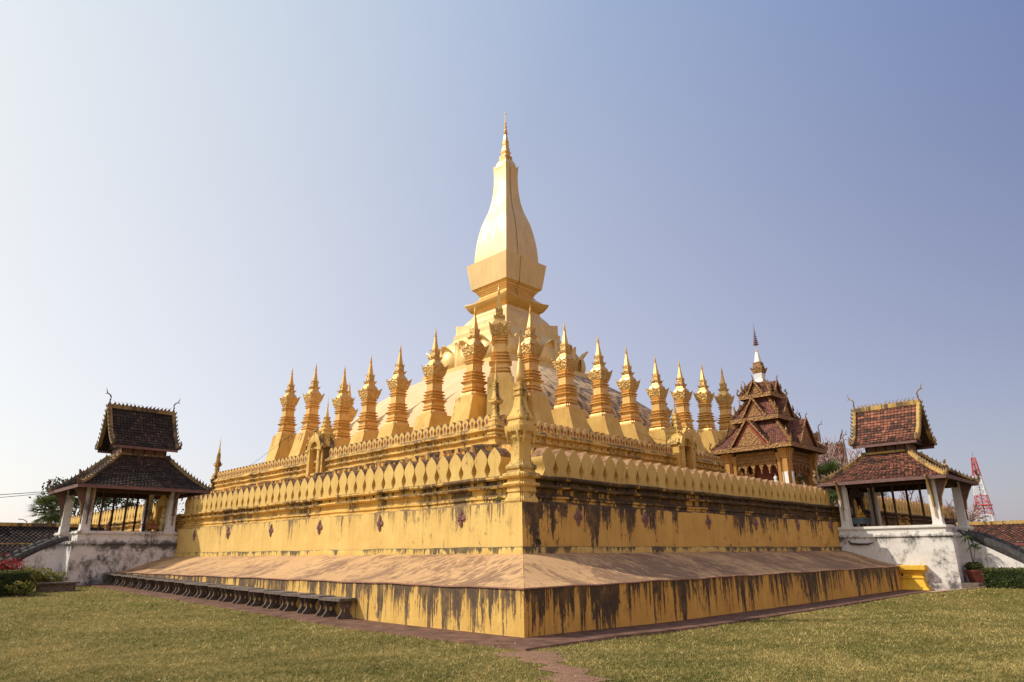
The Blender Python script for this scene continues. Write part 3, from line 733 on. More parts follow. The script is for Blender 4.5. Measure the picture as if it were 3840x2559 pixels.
# ------------------------------------------------------------------ small stupas
def zigzag_capital(b, h0, h1, z0, z1, c=(0, 0)):
    """leaf capital: flaring square with tall corner leaves and a centre leaf on each face"""
    N = 12
    def top(t):
        a = abs(t)
        return max(1.0-1.1*(1-a), .95-1.1*a, .62)
    for k in range(4):
        ca, sa = [(1, 0), (0, 1), (-1, 0), (0, -1)][k]
        rows = []
        for j in range(6):
            r = []
            for i in range(N+1):
                t = -1+2*i/N; tt = top(t); s = j/5
                zt = z0+(z1-z0)*(.35+.65*tt); z = z0+(zt-z0)*s
                q = (z-z0)/(z1-z0); fl = h0+(h1-h0)*(q**.85); x, y = t*fl, -fl+.05*s*math.sin(abs(t)*PI*2)**2
                r.append((c[0]+x*ca-y*sa, c[1]+x*sa+y*ca, z))
            rows.append(r)
        b.grid(rows)
        tops = rows[-1]
        cen = [(c[0]+(px-c[0])*.62, c[1]+(py-c[1])*.62, z0+(z1-z0)*.40) for px, py, pz in tops]
        b.grid([tops, cen])
def stupa_proto():
    th = thing('small_stupa', None, 'stupa', (0, 0, 0))
    b = mb('gold'); pr = [(.60, 0), (.60, .19), (.58, .23), (.53, .26), (.47, .29)]
    core = lambda z: np.interp(z, [.3, .7, 1.1, 1.5, 2.36], [.455, .455, .395, .352, .345])
    for z, e, dz in ((.36, .555, .05), (.53, .525, .05), (.86, .60, .10), (1.05, .50, .05), (1.21, .52, .06), (1.40, .475, .06), (1.93, .425, .045), (2.06, .455, .055), (2.24, .43, .05)):
        pr += [(core(z-dz), z-dz), (e-.045, z-.018), (e, z+.004), (e, z+.022), (e-.07, z+dz*.7), (core(z+dz), z+dz)]
    pr.append((.39, 2.36)); b.sq(pr, (0, 0), .24); b.obj('moulded_shaft', th)
    b = mb('gold_carved'); zigzag_capital(b, .40, .585, 2.34, 3.06); b.sq([(.40, 2.40), (.42, 2.8)]); b.obj('leaf_capital', th, 40)
    b = mb('gold'); b.sq([(.43, 2.66), (.43, 2.80), (.41, 2.95), (.37, 3.08), (.30, 3.18), (.25, 3.26), (.235, 3.32)], (0, 0), .12); b.obj('dome_cap', th)
    b = mb('gold_carved'); zigzag_capital(b, .22, .34, 3.30, 3.56); b.sq([(.22, 3.40), (.185, 3.58), (.20, 3.60), (.185, 3.64)]); zigzag_capital(b, .185, .215, 3.62, 4.02); b.obj('crown', th, 40)
    b = mb('gold'); b.sq([(.16, 3.8), (.155, 3.98), (.135, 4.12), (.108, 4.30), (.082, 4.50), (.062, 4.68), (.055, 4.78), (.075, 4.80), (.075, 4.83), (.05, 4.85)], (0, 0), .2); b.lathe([(.04, 4.84), (.065, 4.88), (.068, 4.92), (.045, 4.95), (.058, 4.99), (.06, 5.03), (.04, 5.12), (.014, 5.27), (.004, 5.42)], n=10); b.obj('finial', th)
    # pedestal: outward is -y, runs inwards to the dome; unit height 1, scaled per copy
    b = mb('pedestal')
    rings = []
    for t in (0, .15, .3, .5, .75, .985): 
        k = (1-t)**1.25
        rings.append([(-.68-.16*k, -.70-.95*k, t), (.68+.16*k, -.70-.95*k, t), (.68+.12*k, 3.2, t), (-.68-.12*k, 3.2, t)])
    b.ring_stack(rings)
    o = b.obj('pedestal', th, 20); o.location = (0, 0, -3.0); o.scale = (1, 1, 3.0)
    return th
proto = stupa_proto()
LEFT = [(16.9, 14.9), (20.34, 14.42), (23.94, 14.26), (27.1, 14.19), (30.34, 14.12), (34.6, 15.15), (38.2, 15.5)]
RIGHT = [(15.92, 14.97), (18.96, 14.67), (22.2, 14.6), (25.15, 14.49), (28.5, 14.5), (31.6, 14.79), (34.68, 15.17), (37.8, 15.44)]
first = [True]
def place(x, y, zt, rz, label):
    r = proto if first[0] else dup(proto); first[0] = False
    zb = zt-5.28; r.location = (x, y, zb); r.rotation_euler = (random.gauss(0, .006), random.gauss(0, .006), rz+random.gauss(0, .012))
    tag(r, label, 'stupa', 'small gilded stupas ringing the dome')
    pd = [c for c in r.children if c.name.startswith('pedestal')][0]
    pd.location = (0, 0, 6.48-zb); pd.scale = (1, 1, (zb-6.48)/.985+.003)
    return r
place(13.7, 14.8, 15.56, -PI/4, 'gilded small stupa at the front corner of the ring, directly below the tall central spire')
for i, (y, zt) in enumerate(LEFT):
    place(13.7, y, zt, -PI/2, ['gilded small stupa just left of the front corner stupa', 'gilded small stupa second to the left of the front corner stupa', 'gilded small stupa third to the left of the front corner stupa, before the dome', 'gilded small stupa fourth to the left of the front corner stupa', 'gilded small stupa between the fourth left one and the arched niche spire', 'gilded small stupa on a tall pedestal just left of the niche spire', 'gilded small stupa outermost on the left, its curved pedestal against the sky'][i])
for i, (x, zt) in enumerate(RIGHT):
    place(x, 14.8, zt, 0, ['gilded small stupa just right of the front corner stupa', 'gilded small stupa second to the right of the front corner stupa', 'gilded small stupa third to the right of the front corner stupa, before the dome', 'gilded small stupa fourth to the right of the front corner stupa', 'gilded small stupa fifth to the right of the front corner stupa', 'gilded small stupa directly behind the right niche spire', 'gilded small stupa between the right niche spire and the outermost right stupa', 'gilded small stupa outermost on the right, beside the red roofed chapel'][i])
BACK = [(18.96, 38.2, 15.3, PI, 'gilded small stupa of the far row, partly hidden behind the left niche spire'),
        (25.15, 38.2, 15.2, PI, 'gilded small stupa of the far row, only its crown showing left of the dome'),
        (37.8, 20.34, 15.2, PI/2, 'gilded small stupa of the far row, peeping out right of the niche spire')]
for a in BACK: place(*a)

# ------------------------------------------------------------------ great central stupa
CC = (25.9, 26.7)
gs = thing('great_stupa', 'huge central golden stupa with plaster dome, lotus petals and bulb spire', 'stupa', (CC[0], CC[1], 6.5))
def gch(b, name, ang=35): return child(b, name, gs, ang)
b = mb('dome'); rings = []
for h, z in [(11.6, 6.4), (11.4, 8.0), (10.9, 9.4), (10.2, 10.6), (9.2, 11.7), (8.35, 12.4), (7.5, 13.05), (6.6, 13.65), (5.8, 14.1), (5.0, 14.45), (4.4, 14.6)]:
    r = []
    for k in range(72):
        a = 2*PI*k/72; n = 5.0
        rr = h/((abs(math.cos(a))**n+abs(math.sin(a))**n)**(1/n)); r.append((CC[0]+rr*math.cos(a), CC[1]+rr*math.sin(a), z))
    rings.append(r)
b.ring_stack(rings); gch(b, 'dome', 60)
b = mb('lotus'); b.sq([(4.7, 14.40), (4.72, 14.86), (4.35, 14.9)], CC); gch(b, 'lotus_slab')
b = mb('lotus'); b.sq([(4.25, 14.88), (4.2, 15.6), (4.0, 16.4), (3.75, 16.9), (3.45, 17.3), (3.1, 17.6), (3.0, 17.79)], CC, 0, 6); gch(b, 'lotus_core', 50)
def petal(hw, z0, z1, off, curl):
    b = mb('lotus'); rows = []; H = z1-z0
    prof = [(0, 0, .74), (.12, .10, .90), (.28, .17, 1.0), (.45, .14, 1.02), (.6, .06, 1.0), (.72, .0, .97), (.82, .0, .92), (.90, .07, .86), (.955, .19, .78), (.985, .30, .70), (.99, .36, .62), (.965, .40, .56)]
    for t, o, wq in prof:
        r = []
        for j in range(13):
            s = -1+j/6; bulge = 1-s*s
            drop = (.62*abs(s)**2.4)*max(0, t-.55)/.45
            r.append((s*hw*wq, -(off+o*curl*(.45+.55*bulge)+.30*bulge-.30), z0+H*(t-drop*.62)))
        rows.append(r)
    b.grid(rows)
    back = [(x*.8, y+.45, z-.12) for x, y, z in rows[-1]]
    b.grid([rows[-1], back])
    return b.mesh('lotus_petal', 50)
PT = petal(.93, 14.87, 16.80, 4.60, .80); PB = petal(.55, 14.87, 16.95, 4.40, .25); PCn = petal(.85, 14.87, 16.85, 6.0, 1.15)
for k in range(4):
    for t, me in ((-2.05, PT), (0, PT), (2.05, PT), (-3.05, PB), (-1.02, PB), (1.02, PB), (3.05, PB)):
        o = bpy.data.objects.new('lotus_petal', me); C.objects.link(o); o.parent = gs
        o.rotation_euler = (0, 0, k*PI/2); o.location = (math.cos(k*PI/2)*t, math.sin(k*PI/2)*t, -6.5)
    o = bpy.data.objects.new('lotus_petal', PCn); C.objects.link(o); o.parent = gs; o.rotation_euler = (0, 0, k*PI/2+PI/4); o.location = (0, 0, -6.5)
b = mb('goldpale'); b.sq([(3.0, 17.77), (3.02, 18.13), (2.9, 18.16), (2.88, 18.45), (2.89, 18.72, .28), (2.86, 18.72, .28), (2.6, 18.62, .1)], CC, 0, 8)
b.sq([(2.62, 18.55), (2.5, 18.9), (2.33, 19.23), (2.12, 19.5), (2.0, 19.62), (1.98, 19.70), (1.90, 19.72), (1.88, 19.97)], CC, 0, 1); gch(b, 'tower_base')
b = mb('gold'); b.sq([(1.88, 19.97), (1.97, 20.05), (2.05, 20.09), (2.2, 20.24, .05), (2.36, 20.46, .12), (2.42, 20.60, .16), (2.40, 20.64, .16), (2.2, 20.74, .06), (1.95, 20.95, .02), (1.78, 21.10), (1.66, 21.22), (1.58, 21.36), (1.53, 21.45)], CC, 0, 8); gch(b, 'cornice', 40)
b = mb('gold'); b.sq([(1.53, 21.44), (1.56, 21.50), (1.60, 21.55), (1.60, 21.62), (1.68, 21.66), (1.68, 21.74), (1.78, 21.80), (1.80, 21.9), (1.95, 22.0), (2.0, 22.085)], CC); gch(b, 'necking')
b = mb('goldpale'); b.sq([(2.0, 22.08), (2.04, 22.09), (2.33, 24.21), (2.31, 24.23), (1.95, 24.36)], CC); gch(b, 'flared_collar')
b = mb('goldpale')
zs = [(1.88, 24.3), (1.87, 24.6), (1.85, 25.0), (1.82, 25.4), (1.79, 25.8), (1.75, 26.2), (1.70, 26.55), (1.64, 26.92), (1.57, 27.33), (1.49, 27.73), (1.41, 28.08), (1.31, 28.41), (1.20, 28.75), (1.09, 29.09), (.99, 29.5), (.91, 29.91), (.85, 30.3), (.80, 30.75), (.765, 31.15), (.74, 31.58), (.725, 32.0), (.72, 32.43), (.73, 32.85), (.75, 33.15, .12), (.78, 33.3, .36), (.77, 33.3, .36), (.70, 33.24, .2), (.66, 33.2)]
b.sq(zs, CC, 0, 8)
b.sq([(.66, 33.15), (.64, 33.5), (.60, 33.75), (.53, 33.98), (.46, 34.12), (.40, 34.24)], CC); bsp = gch(b, 'bulb_spire', 40)
b = mb('gold'); b.sq([(.40, 34.22), (.44, 34.26), (.44, 34.34), (.36, 34.38), (.34, 34.44), (.42, 34.48), (.42, 34.56), (.34, 34.62), (.28, 34.7), (.30, 34.85), (.34, 35.0), (.30, 35.1), (.25, 35.2), (.27, 35.4), (.22, 35.46), (.20, 35.6), (.24, 35.75), (.18, 35.8), (.20, 35.95), (.22, 36.15), (.15, 36.1), (.15, 36.3), (.12, 36.6), (.09, 36.85)], CC, .15)
b.lathe([(.08, 36.8), (.17, 36.9), (.19, 36.96), (.10, 37.0), (.11, 37.08), (.16, 37.2), (.16, 37.26), (.09, 37.3), (.08, 37.5), (.13, 37.62), (.13, 37.66), (.06, 37.7), (.06, 37.9), (.10, 38.0), (.10, 38.04), (.05, 38.08), (.055, 38.3), (.03, 38.7), (.02, 38.9)], CC, 12)
b.mat(M['mwhite']); b.lathe([(.02, 38.88), (.08, 38.95), (.09, 39.02), (.06, 39.1), (.01, 39.14)], CC, 10); gch(b, 'finial')
b = mb('cable')
path = []
for h, z in [(p[0], p[1]) for p in zs[:24]]: path.append((CC[0]-h*.06-.25*h, CC[1]-h-.03, z))
path = [(CC[0]-.3*2.05, CC[1]-2.07, 22.1), (CC[0]-.3*2.33, CC[1]-2.36, 24.2)]+path
path = [(CC[0]-.4*2.3, CC[1]-2.3, 20.3), (CC[0]-.3*1.6, CC[1]-1.62, 21.5)]+path+[(CC[0]-.2, CC[1]-.66, 33.5), (CC[0]-.12, CC[1]-.42, 34.3)]
b.tube(path, .016, 4); b.obj('lightning_cable', bsp)
#PART2

# ------------------------------------------------------------------ roof tiles
def tiles(b, quad, nrow, tw, lift=.035, curve=0.0, jit=.35):
    """quad: eave-left, eave-right, top-right, top-left; rows of single tiles laid up the slope"""
    e0, e1, t1, t0 = [Vector(q) for q in quad]
    nrm = (e1-e0).cross(t0-e0).normalized()
    if nrm.z < 0: nrm = -nrm
    def row(v):
        sag = -curve*4*v*(1-v)
        return e0.lerp(t0, v)+nrm*sag, e1.lerp(t1, v)+nrm*sag
    for r in range(nrow):
        v0, v1 = r/nrow, (r+1.18)/nrow
        a0, a1 = row(v0); c0, c1 = row(min(v1, 1.0))
        n = max(1, int((a1-a0).length/tw)); sh = (r % 2)*.5
        ks = [0.0]+[(k+sh)/n for k in range(n+1) if 0 < (k+sh)/n < 1]+[1.0]
        rj = random.gauss(0, .10)
        for k in range(len(ks)-1):
            u0, u1 = ks[k], ks[k+1]
            if u1-u0 < .15/n: continue
            b.ctv = min(1, max(0, random.gauss(.5+rj, .22)))
            L = nrm*(lift*random.uniform(.8, 1.25)); dn = (a0-c0)*random.uniform(-.04, .06)
            p0, p1 = a0.lerp(a1, u0+.004)+L+dn, a0.lerp(a1, u1-.004)+L+dn
            q0, q1 = c0.lerp(c1, u0), c0.lerp(c1, u1)
            m = (p0+p1)/2+dn*0+(a0-c0).normalized()*.03
            b.poly([p0, m, p1, q1+nrm*.004, q0+nrm*.004])
            b.ctv = max(0, b.ctv-.35)
            b.poly([p0-L*1.05, p1-L*1.05, p1, m, p0])
    b.ctv = .2
    N = 6 if curve else 1
    b.grid([[row(k/N)[0]-nrm*.03, row(k/N)[1]-nrm*.03] for k in range(N+1)])
def crest(b, p0, p1, n, h, lean=.5, wd=.035, skip_mid=False):
    """row of little flame teeth standing on a ridge from p0 to p1"""
    p0, p1 = Vector(p0), Vector(p1); d = (p1-p0).normalized(); s = d.cross(Vector((0, 0, 1))).normalized()
    for k in range(n):
        t = (k+.5)/n; c = p0.lerp(p1, t); sg = lean*(1 if not skip_mid or t > .5 else -1)
        hh = h*random.uniform(.85, 1.1)
        pr = [(-.32*h, 0), (-.30*h, .35*hh), (-.02*h, .6*hh), (sg*h*.55, hh), (.22*h, .5*hh), (.34*h, 0)]
        i = len(b.v)
        for o in (-wd/2, wd/2): b.v += [tuple(c+d*u+Vector((0, 0, z))+s*o) for u, z in pr]
        m = len(pr); b.face(range(i, i+m)); b.face(range(i+2*m-1, i+m-1, -1))
        for q in range(m): b.face((i+q, i+m+q, i+m+(q+1) % m, i+(q+1) % m))
def beam(b, p0, p1, wd, h):
    p0, p1 = Vector(p0), Vector(p1); d = (p1-p0).normalized(); s = d.cross(Vector((0, 0, 1))).normalized(); u = s.cross(d)
    b.ring_stack([[p+s*x*wd/2+u*z*h/2 for x, z in ((-1, -1), (1, -1), (1, 1), (-1, 1))] for p in (p0, p1)])
def naga(b, p, d, h, r=.05):
    """curling serpent finial rising at p, leaning along d"""
    p, d = Vector(p), Vector(d).normalized(); z = Vector((0, 0, 1))
    pts = [(0, 0), (.10, .16), (.22, .34), (.20, .52), (.06, .66), (.04, .80), (.16, .94), (.22, .98)]
    b.tube([p+d*u*h+z*v*h for u, v in pts], [r*1.3, r*1.3, r*1.1, r, r*1.1, r*1.25, r*.8, r*.2], 6)
    for u, v in pts[1:6]: b.tube([p+d*(u-.04)*h+z*v*h, p+d*(u-.16)*h+z*(v+.10)*h], [r*.7, .004], 4)
def horn(b, p, d, h, r=.045):
    p, d = Vector(p), Vector(d).normalized(); z = Vector((0, 0, 1))
    pts = [(-.06, -.08), (0, .12), (.0, .30), (-.03, .46), (.05, .60), (.20, .68), (.24, .80), (.30, 1.0)]
    b.tube([p+d*u*h+z*v*h for u, v in pts], [r*1.5, r*1.3, r, r*.8, r*.7, r*.65, r*.45, .004], 6)
    b.tube([p+d*.2*h+z*.68*h, p+d*.34*h+z*.62*h], [r*.5, .004], 4)

def figure(name, label, loc, rz, h, group=None, mat='statue'):
    """seated image: crossed legs, torso, arms, head with topknot"""
    th = thing(name, label, 'statue', loc, rz, group)
    b = mb(mat); s0 = 0
    b.lathe([(.42, 0), (.46, .04), (.36, .10), (.40, .16), (.40, .2)], n=14); b.obj('lotus_base', th)
    b = mb(mat)
    b.lathe([(.12, .18), (.37, .20), (.39, .25), (.30, .32), (.18, .36), (.155, .45), (.17, .55), (.19, .66), (.185, .72), (.10, .77), (.055, .79), (.06, .81), (.085, .85), (.095, .90), (.085, .95), (.06, .985), (.03, 1.0), (.02, 1.06), (.004, 1.1)], n=14)
    b.xf(lambda x, y, z: (x, y*.72, z))
    for s in (-1, 1): b.tube([(s*.18, 0, .69), (s*.25, -.02, .52), (s*.22, -.12, .38), (s*.05, -.2, .34)], [.055, .05, .042, .035], 6)
    b.obj('body', th); th.scale = (h, h, h); return th

# ------------------------------------------------------------------ prayer pavilions
def pavilion(P):
    """local frame: wall face at y=0, outwards is -y, x runs along the wall"""
    th = thing('prayer_pavilion', P['label'], 'pavilion', P['loc'], P['rz'], 'tiled prayer pavilions against the outer wall')
    zb, zg, wb, yo = P['zb'], P['zg'], P['wb'], P['yo']
    tm = P['tile']
    WH = P['white']; RG = P['ridge']
    b = mb(WH); e = wb+.06
    sw = 1.02                                                       # half width of stair opening
    b.box(-e, e, yo, .30, zg-.4, 2.10)
    b.obj('base', th)
    b = mb(WH)
    for z0, z1, o in ((2.10, 2.16, .05), (2.16, 2.24, .10), (2.24, 2.30, .03)): b.box(-wb-.02-o, wb+.02+o, yo-o+.03, .02, z0, z1)
    zc = zb-.16
    for x0, x1, y0, y1 in ((-wb, -wb+.42, yo+.20, -.01), (wb-.42, wb, yo+.20, -.01), (-wb+.42, -sw, yo+.20, yo+.62), (sw, wb-.42, yo+.20, yo+.62)):
        b.box(x0, x1, y0, y1, 2.30, zc)
    for z0, z1, o in ((zc, zc+.05, .03), (zc+.05, zc+.11, .07), (zc+.11, zb, .04)):
        b.box(-wb-o, -wb+.42+o, yo+.2-o, -.008, z0, z1); b.box(wb-.42-o, wb+o, yo+.2-o, -.008, z0, z1)
        b.box(-wb+.42+o, -sw+o, yo+.2-o, yo+.62+o, z0, z1); b.box(sw-o, wb-.42-o, yo+.2-o, yo+.62+o, z0, z1)
    b.obj('parapet', th)
    b = mb('deckc'); b.box(-wb+.43, wb-.43, yo+.63, -.012, 2.29, zb-.25); b.obj('floor', th)
    # stair and naga balustrades
    b = mb(WH); n = 9; z0s = zg-.05
    for k in range(n):
        zt = zb-.45-(k)*(zb-.45-z0s)/n; y1 = yo-.002-k*.33; b.box(-.72, .72, y1-.33, y1, z0s-.4, zt)
    stair = b.obj('stair', th)
    for s in (-1, 1):
        b = mb(WH); x0, x1 = sorted((s*.73, s*1.05)); L = n*.33+.4
        b.prism([(yo, zg-.4), (yo-L, zg-.4), (yo-L, z0s+.30), (yo, zb-.42)], x1-x0, 'x', x0); b.obj('stair_flank', stair)
        b = mb('naga')
        pr = [(yo+.1, zb-.30), (yo-.5, zb-.52), (yo-1.4, zb-1.0), (yo-2.3, zb-1.62), (yo-2.9, z0s+.72), (yo-L+.1, z0s+.55), (yo-L-.35, z0s+.75), (yo-L-.45, z0s+1.05), (yo-L-.40, z0s+1.25)]
        b.tube([(s*.89, y, z) for y, z in pr], [.12, .19, .21, .22, .22, .22, .21, .17, .08], 8)
        for q in range(12):
            t = q/11; y = yo-.3-t*(L-.4); z = zb-.35-(zb-.35-z0s-.75)*t
            b.tube([(s*.89, y, z), (s*.89, y-.05, z+.17+.04*(q % 2))], [.07, .01], 4)
        for a in (-.28, -.1, .12, .3): b.tube([(s*.89, yo-L-.32, z0s+.95), (s*.89+a*.9, yo-L-.5, z0s+1.15), (s*.89+a*1.15, yo-L-.42, z0s+1.42-abs(a)*.5), (s*.89+a*1.3, yo-L-.62, z0s+1.45-abs(a)*.5)], [.09, .1, .09, .01], 5)
        b.obj('naga_balustrade', stair)
    # columns and brackets
    ze, zt, we, wt = P['ze'], P['zt'], P['we'], P['wt']; ei, eo = P['ei'], P['eo']; ti, to = P['ti'], P['to']
    cxo = wb-.24; coly = [yo+.46, -.34]
    for sx in (-1, 1):
        for yc in coly:
            b = mb(WH); b.sq([(.21, zb-.01), (.20, zb+.06), (.185, zb+.1), (.165, ze-.02), (.20, ze+.06), (.20, ze+.22)], (sx*cxo, yc)); colm = b.obj('column', th)
            b = mb('wood')
            bx = sx*(cxo+.02)
            dirs = [(sx, 0)]+([(0, -1)] if yc < -1 else [])
            for dx, dy in dirs:
                b.cur = 0; b.mat(M['wood'])
                p = [(bx+dx*(.20+o), yc+dy*(.20+o), z) for o, z in ((.03, zb+.75), (.07, zb+1.15), (.20, ze-.55), (.38, ze-.18), (.56, ze+.02))]
                q = [(bx+dx*.19, yc+dy*.19, z) for z in (zb+.75, zb+1.15, ze-.55, ze-.18, ze+.02)]
                w2 = .05; ax = Vector((dy, dx, 0))*w2
                b.ring_stack([[Vector(a)-ax, Vector(a)+ax, Vector(c)+ax, Vector(c)-ax] for a, c in zip(p, q)])
                b.mat(M[RG]); b.tube([Vector(a)+Vector((dx, dy, 0))*.02 for a in p], .035, 5)
                b.tube([Vector((bx+dx*.215, yc+dy*.215, z)) for z in (zb+.3, ze-.1)], .028, 5)
            b.obj('bracket', colm)
    for px, py in ((-.75, yo+1.3), (.75, yo+1.3), (-.75, -1.2), (.75, -1.2), (1.05, -2.2), (-1.05, -2.2)):
        b = mb('darkwood'); b.lathe([(.05, zb-.3), (.055, ze+.55)], (px, py), 8); b.obj('post', th)
    # lower roof
    b = mb('darkwood')
    b.grid([[(-we+.1, eo+.1, ze+.03), (we-.1, eo+.1, ze+.03)], [(-we+.1, ei-.1, ze+.03), (we-.1, ei-.1, ze+.03)]])
    for sx in (-1, 1): b.box(min(sx*cxo, sx*(cxo-.12)), max(sx*cxo, sx*(cxo-.12)), yo+.3, -.1, ze-.22, ze+.02)
    b.box(-cxo+.12, cxo-.12, yo+.36, yo+.5, ze-.22, ze+.02); b.obj('ceiling', th)
    zo, zi = ze+P.get('tilt', 0), ze
    E = [(-we, eo, ze), (we, eo, ze), (we, ei, ze), (-we, ei, ze)]; T = [(-wt, to, zt), (wt, to, zt), (wt, ti, zt), (-wt, ti, zt)]
    b = mb(tm)
    for k in range(4):
        n2 = (k+1) % 4; tiles(b, (E[k], E[n2], T[n2], T[k]), 18, .155, .04, .10)
    lr = b.obj('lower_roof', th, 0)
    b = mb('wood')
    for k in range(4):
        a, c = Vector(E[k]), Vector(E[(k+1) % 4]); dn = Vector((0, 0, -.06)); o = Vector((0, 0, 0))
        beam(b, a+dn, c+dn, .05, .15)
    b.obj('fascia', lr)
    for k in range(4):
        b = mb(RG); a, c = Vector(E[k]), Vector(T[k]); pts = [a.lerp(c, t)+Vector((0, 0, .04-.12*4*t*(1-t))) for t in np.linspace(0, 1, 6)]
        for q in range(5): beam(b, pts[q], pts[q+1]+(pts[q+1]-pts[q]).normalized()*.02, .20, .12)
        b.mat(M[P['crest']])
        for q in range(5): crest(b, pts[q]+Vector((0, 0, .05)), pts[q+1]+Vector((0, 0, .05)), 3 if q < 4 else 2, .19, -.25)
        hr = b.obj('hip_ridge', th)
        b = mb(P['crest']); dd = Vector((a.x-c.x, a.y-c.y, 0)); naga(b, a+Vector((0, 0, .02)), dd, .62, .055); b.obj('naga_finial', hr)
    b = mb(RG)
    for k in range(4): beam(b, Vector(T[k])+Vector((0, 0, .02)), Vector(T[(k+1) % 4])+Vector((0, 0, .02)), .12, .10)
    b.obj('roof_curb', lr)
    # clerestory
    zu, zr, wu, ui, uo, ri, ro = P['zu'], P['zr'], P['wu'], P['ui'], P['uo'], P['ri'], P['ro']
    b = mb('wood'); b.box(-wt+.08, wt-.08, to+.08, ti-.08, zt-.1, zu+.25)
    b.mat(M['darkwood'])
    for k in range(5):
        y = to+.08+(ti-to-.16)*k/4
        for s in (-1, 1): b.box(min(s*(wt-.08), s*(wt-.05)), max(s*(wt-.08), s*(wt-.05)), y-.03, y+.03, zt+.05, zu+.2)
    b.obj('clerestory', th)
    # upper gable roof, curved
    def prof(t):                                                  # 0 eave .. 1 ridge
        return wu*(1-t)*(1-.34*t*(1-t)*1.6), zu+(zr-zu)*(t**1.18)
    NS = 14
    for s in (-1, 1):
        b = mb(tm)
        for r in range(NS):
            x0, z0 = prof(r/NS); x1, z1 = prof((r+1)/NS)
            yo0, yi0 = uo+(ro-uo)*r/NS, ui+(ri-ui)*r/NS; yo1, yi1 = uo+(ro-uo)*(r+1)/NS, ui+(ri-ui)*(r+1)/NS
            q = [(s*x0, yo0, z0), (s*x0, yi0, z0), (s*x1, yi1, z1), (s*x1, yo1, z1)]
            if s > 0: pass
            else: q = [q[1], q[0], q[3], q[2]]
            tiles(b, q, 1 if r % 1 == 0 else 1, .15, .04)
        ur = b.obj('upper_roof', th, 0)
        b = mb('wood'); x0, z0 = prof(0); beam(b, (s*x0, uo+.01, z0-.07), (s*x0, ui-.01, z0-.07), .05, .12); b.obj('fascia', ur)
    for end, yy, yr in ((-1, uo, ro), (1, ui, ri)):
        b = mb(RG)
        for s in (-1, 1):
            pts = []
            for k in range(11):
                x, z = prof(k/10); pts.append(Vector((s*x, yy+(yr-yy)*k/10, z+.06)))
            for k in range(10): beam(b, pts[k], pts[k+1]+(pts[k+1]-pts[k]).normalized()*.015, .17, .15)
            b.mat(M[P['crest']])
            for k in range(10):
                c = (pts[k]+pts[k+1])/2
                b.tube([c+Vector((0, end*.05, .03)), c+Vector((s*.09, end*.10, .10)), c+Vector((s*.14, end*.10, .20))], [.06, .04, .005], 4)
            b.tube([pts[0], pts[0]+Vector((s*.16, end*.04, .02)), pts[0]+Vector((s*.2, end*.05, .18)), pts[0]+Vector((s*.17, end*.05, .38))], [.08, .08, .06, .01], 6)
            b.mat(M[RG])
        bgb = b.obj('bargeboard', th)
        b = mb('darkwood'); yi = yy+(.45 if end < 0 else -.45)
        tri = [(prof(k/8)[0], prof(k/8)[1]) for k in range(9)]
        b.prism([(x, z) for x, z in tri]+[(-x, z) for x, z in reversed(tri[:-1])], .05, 'y', yi-.025)
        b.mat(M['wood'])
        for z in (.18, .45, .7):
            x, zz = prof(z); b.box(-x, x, min(yi, yi+end*.05)-.0, max(yi, yi+end*.05), zz-.04, zz+.04)
        b.obj('gable_panel', th)
        b = mb(P['crest']); horn(b, (0, yr, zr+.08), (0, end, 0), .85); b.obj('ridge_finial', bgb)
    b = mb(RG); beam(b, (0, ro-.02, zr+.02), (0, ri+.02, zr+.02), .26, .20); rdg = b.obj('ridge', th)
    b = mb(P['crest']); crest(b, (0, ro+.15, zr+.11), (0, ri-.15, zr+.11), 15, .20, .8, .04, True); b.obj('ridge_crest', rdg)
    # doorway niche against the wall inside
    b = mb(P['door'])
    for s in (-1, 1): b.box(min(s*.5, s*.8), max(s*.5, s*.8), -.25, -.02, 2.4, 4.1)
    b.box(-.5, .5, -.06, -.02, 2.4, 4.1); b.prism([(-.95, 4.1), (.95, 4.1), (.7, 4.4), (.3, 4.6), (0, 4.95), (-.3, 4.6), (-.7, 4.4)], .2, 'y', -.23)
    dw = b.obj('doorway', th)
    b = mb('gold_carved'); b.prism([(-.34, 2.5), (.34, 2.5), (.36, 3.5), (.2, 3.85), (0, 4.05), (-.2, 3.85), (-.36, 3.5)], .08, 'y', -.14); b.obj('carved_panel', dw)
    return th
pavilion(dict(label='shaded prayer pavilion with dark mossy tiles, on a grimy white base left of the monument', loc=(2.5, 28.05, 0), rz=-PI/2, zb=2.74, zg=.45, wb=2.03, yo=-4.47, tile='tile_l', crest='crest', white='white_l', ridge='ridge_dark', door='pin',
              ze=4.72, zt=6.42, we=2.75, wt=.92, eo=-4.75, ei=1.02, to=-2.82, ti=-.62, zu=6.80, zr=8.84, wu=1.30, uo=-3.28, ui=-.28, ro=-3.42, ri=-.34))
pavilion(dict(label='sunlit prayer pavilion with red brown tiles, on a bright white base right of the monument', loc=(25.8, 2.45, 0), rz=0, zb=2.62, zg=.0, wb=2.30, yo=-4.55, tile='tile_r', crest='crest_r', white='white', ridge='ridge', door='darkwood',  # dark door material imitates the shade under this roof
              ze=4.62, zt=5.98, we=2.72, wt=.92, eo=-4.86, ei=.5, to=-3.10, ti=-1.22, zu=6.38, zr=8.27, wu=1.38, uo=-3.68, ui=-.88, ro=-3.72, ri=-.80))
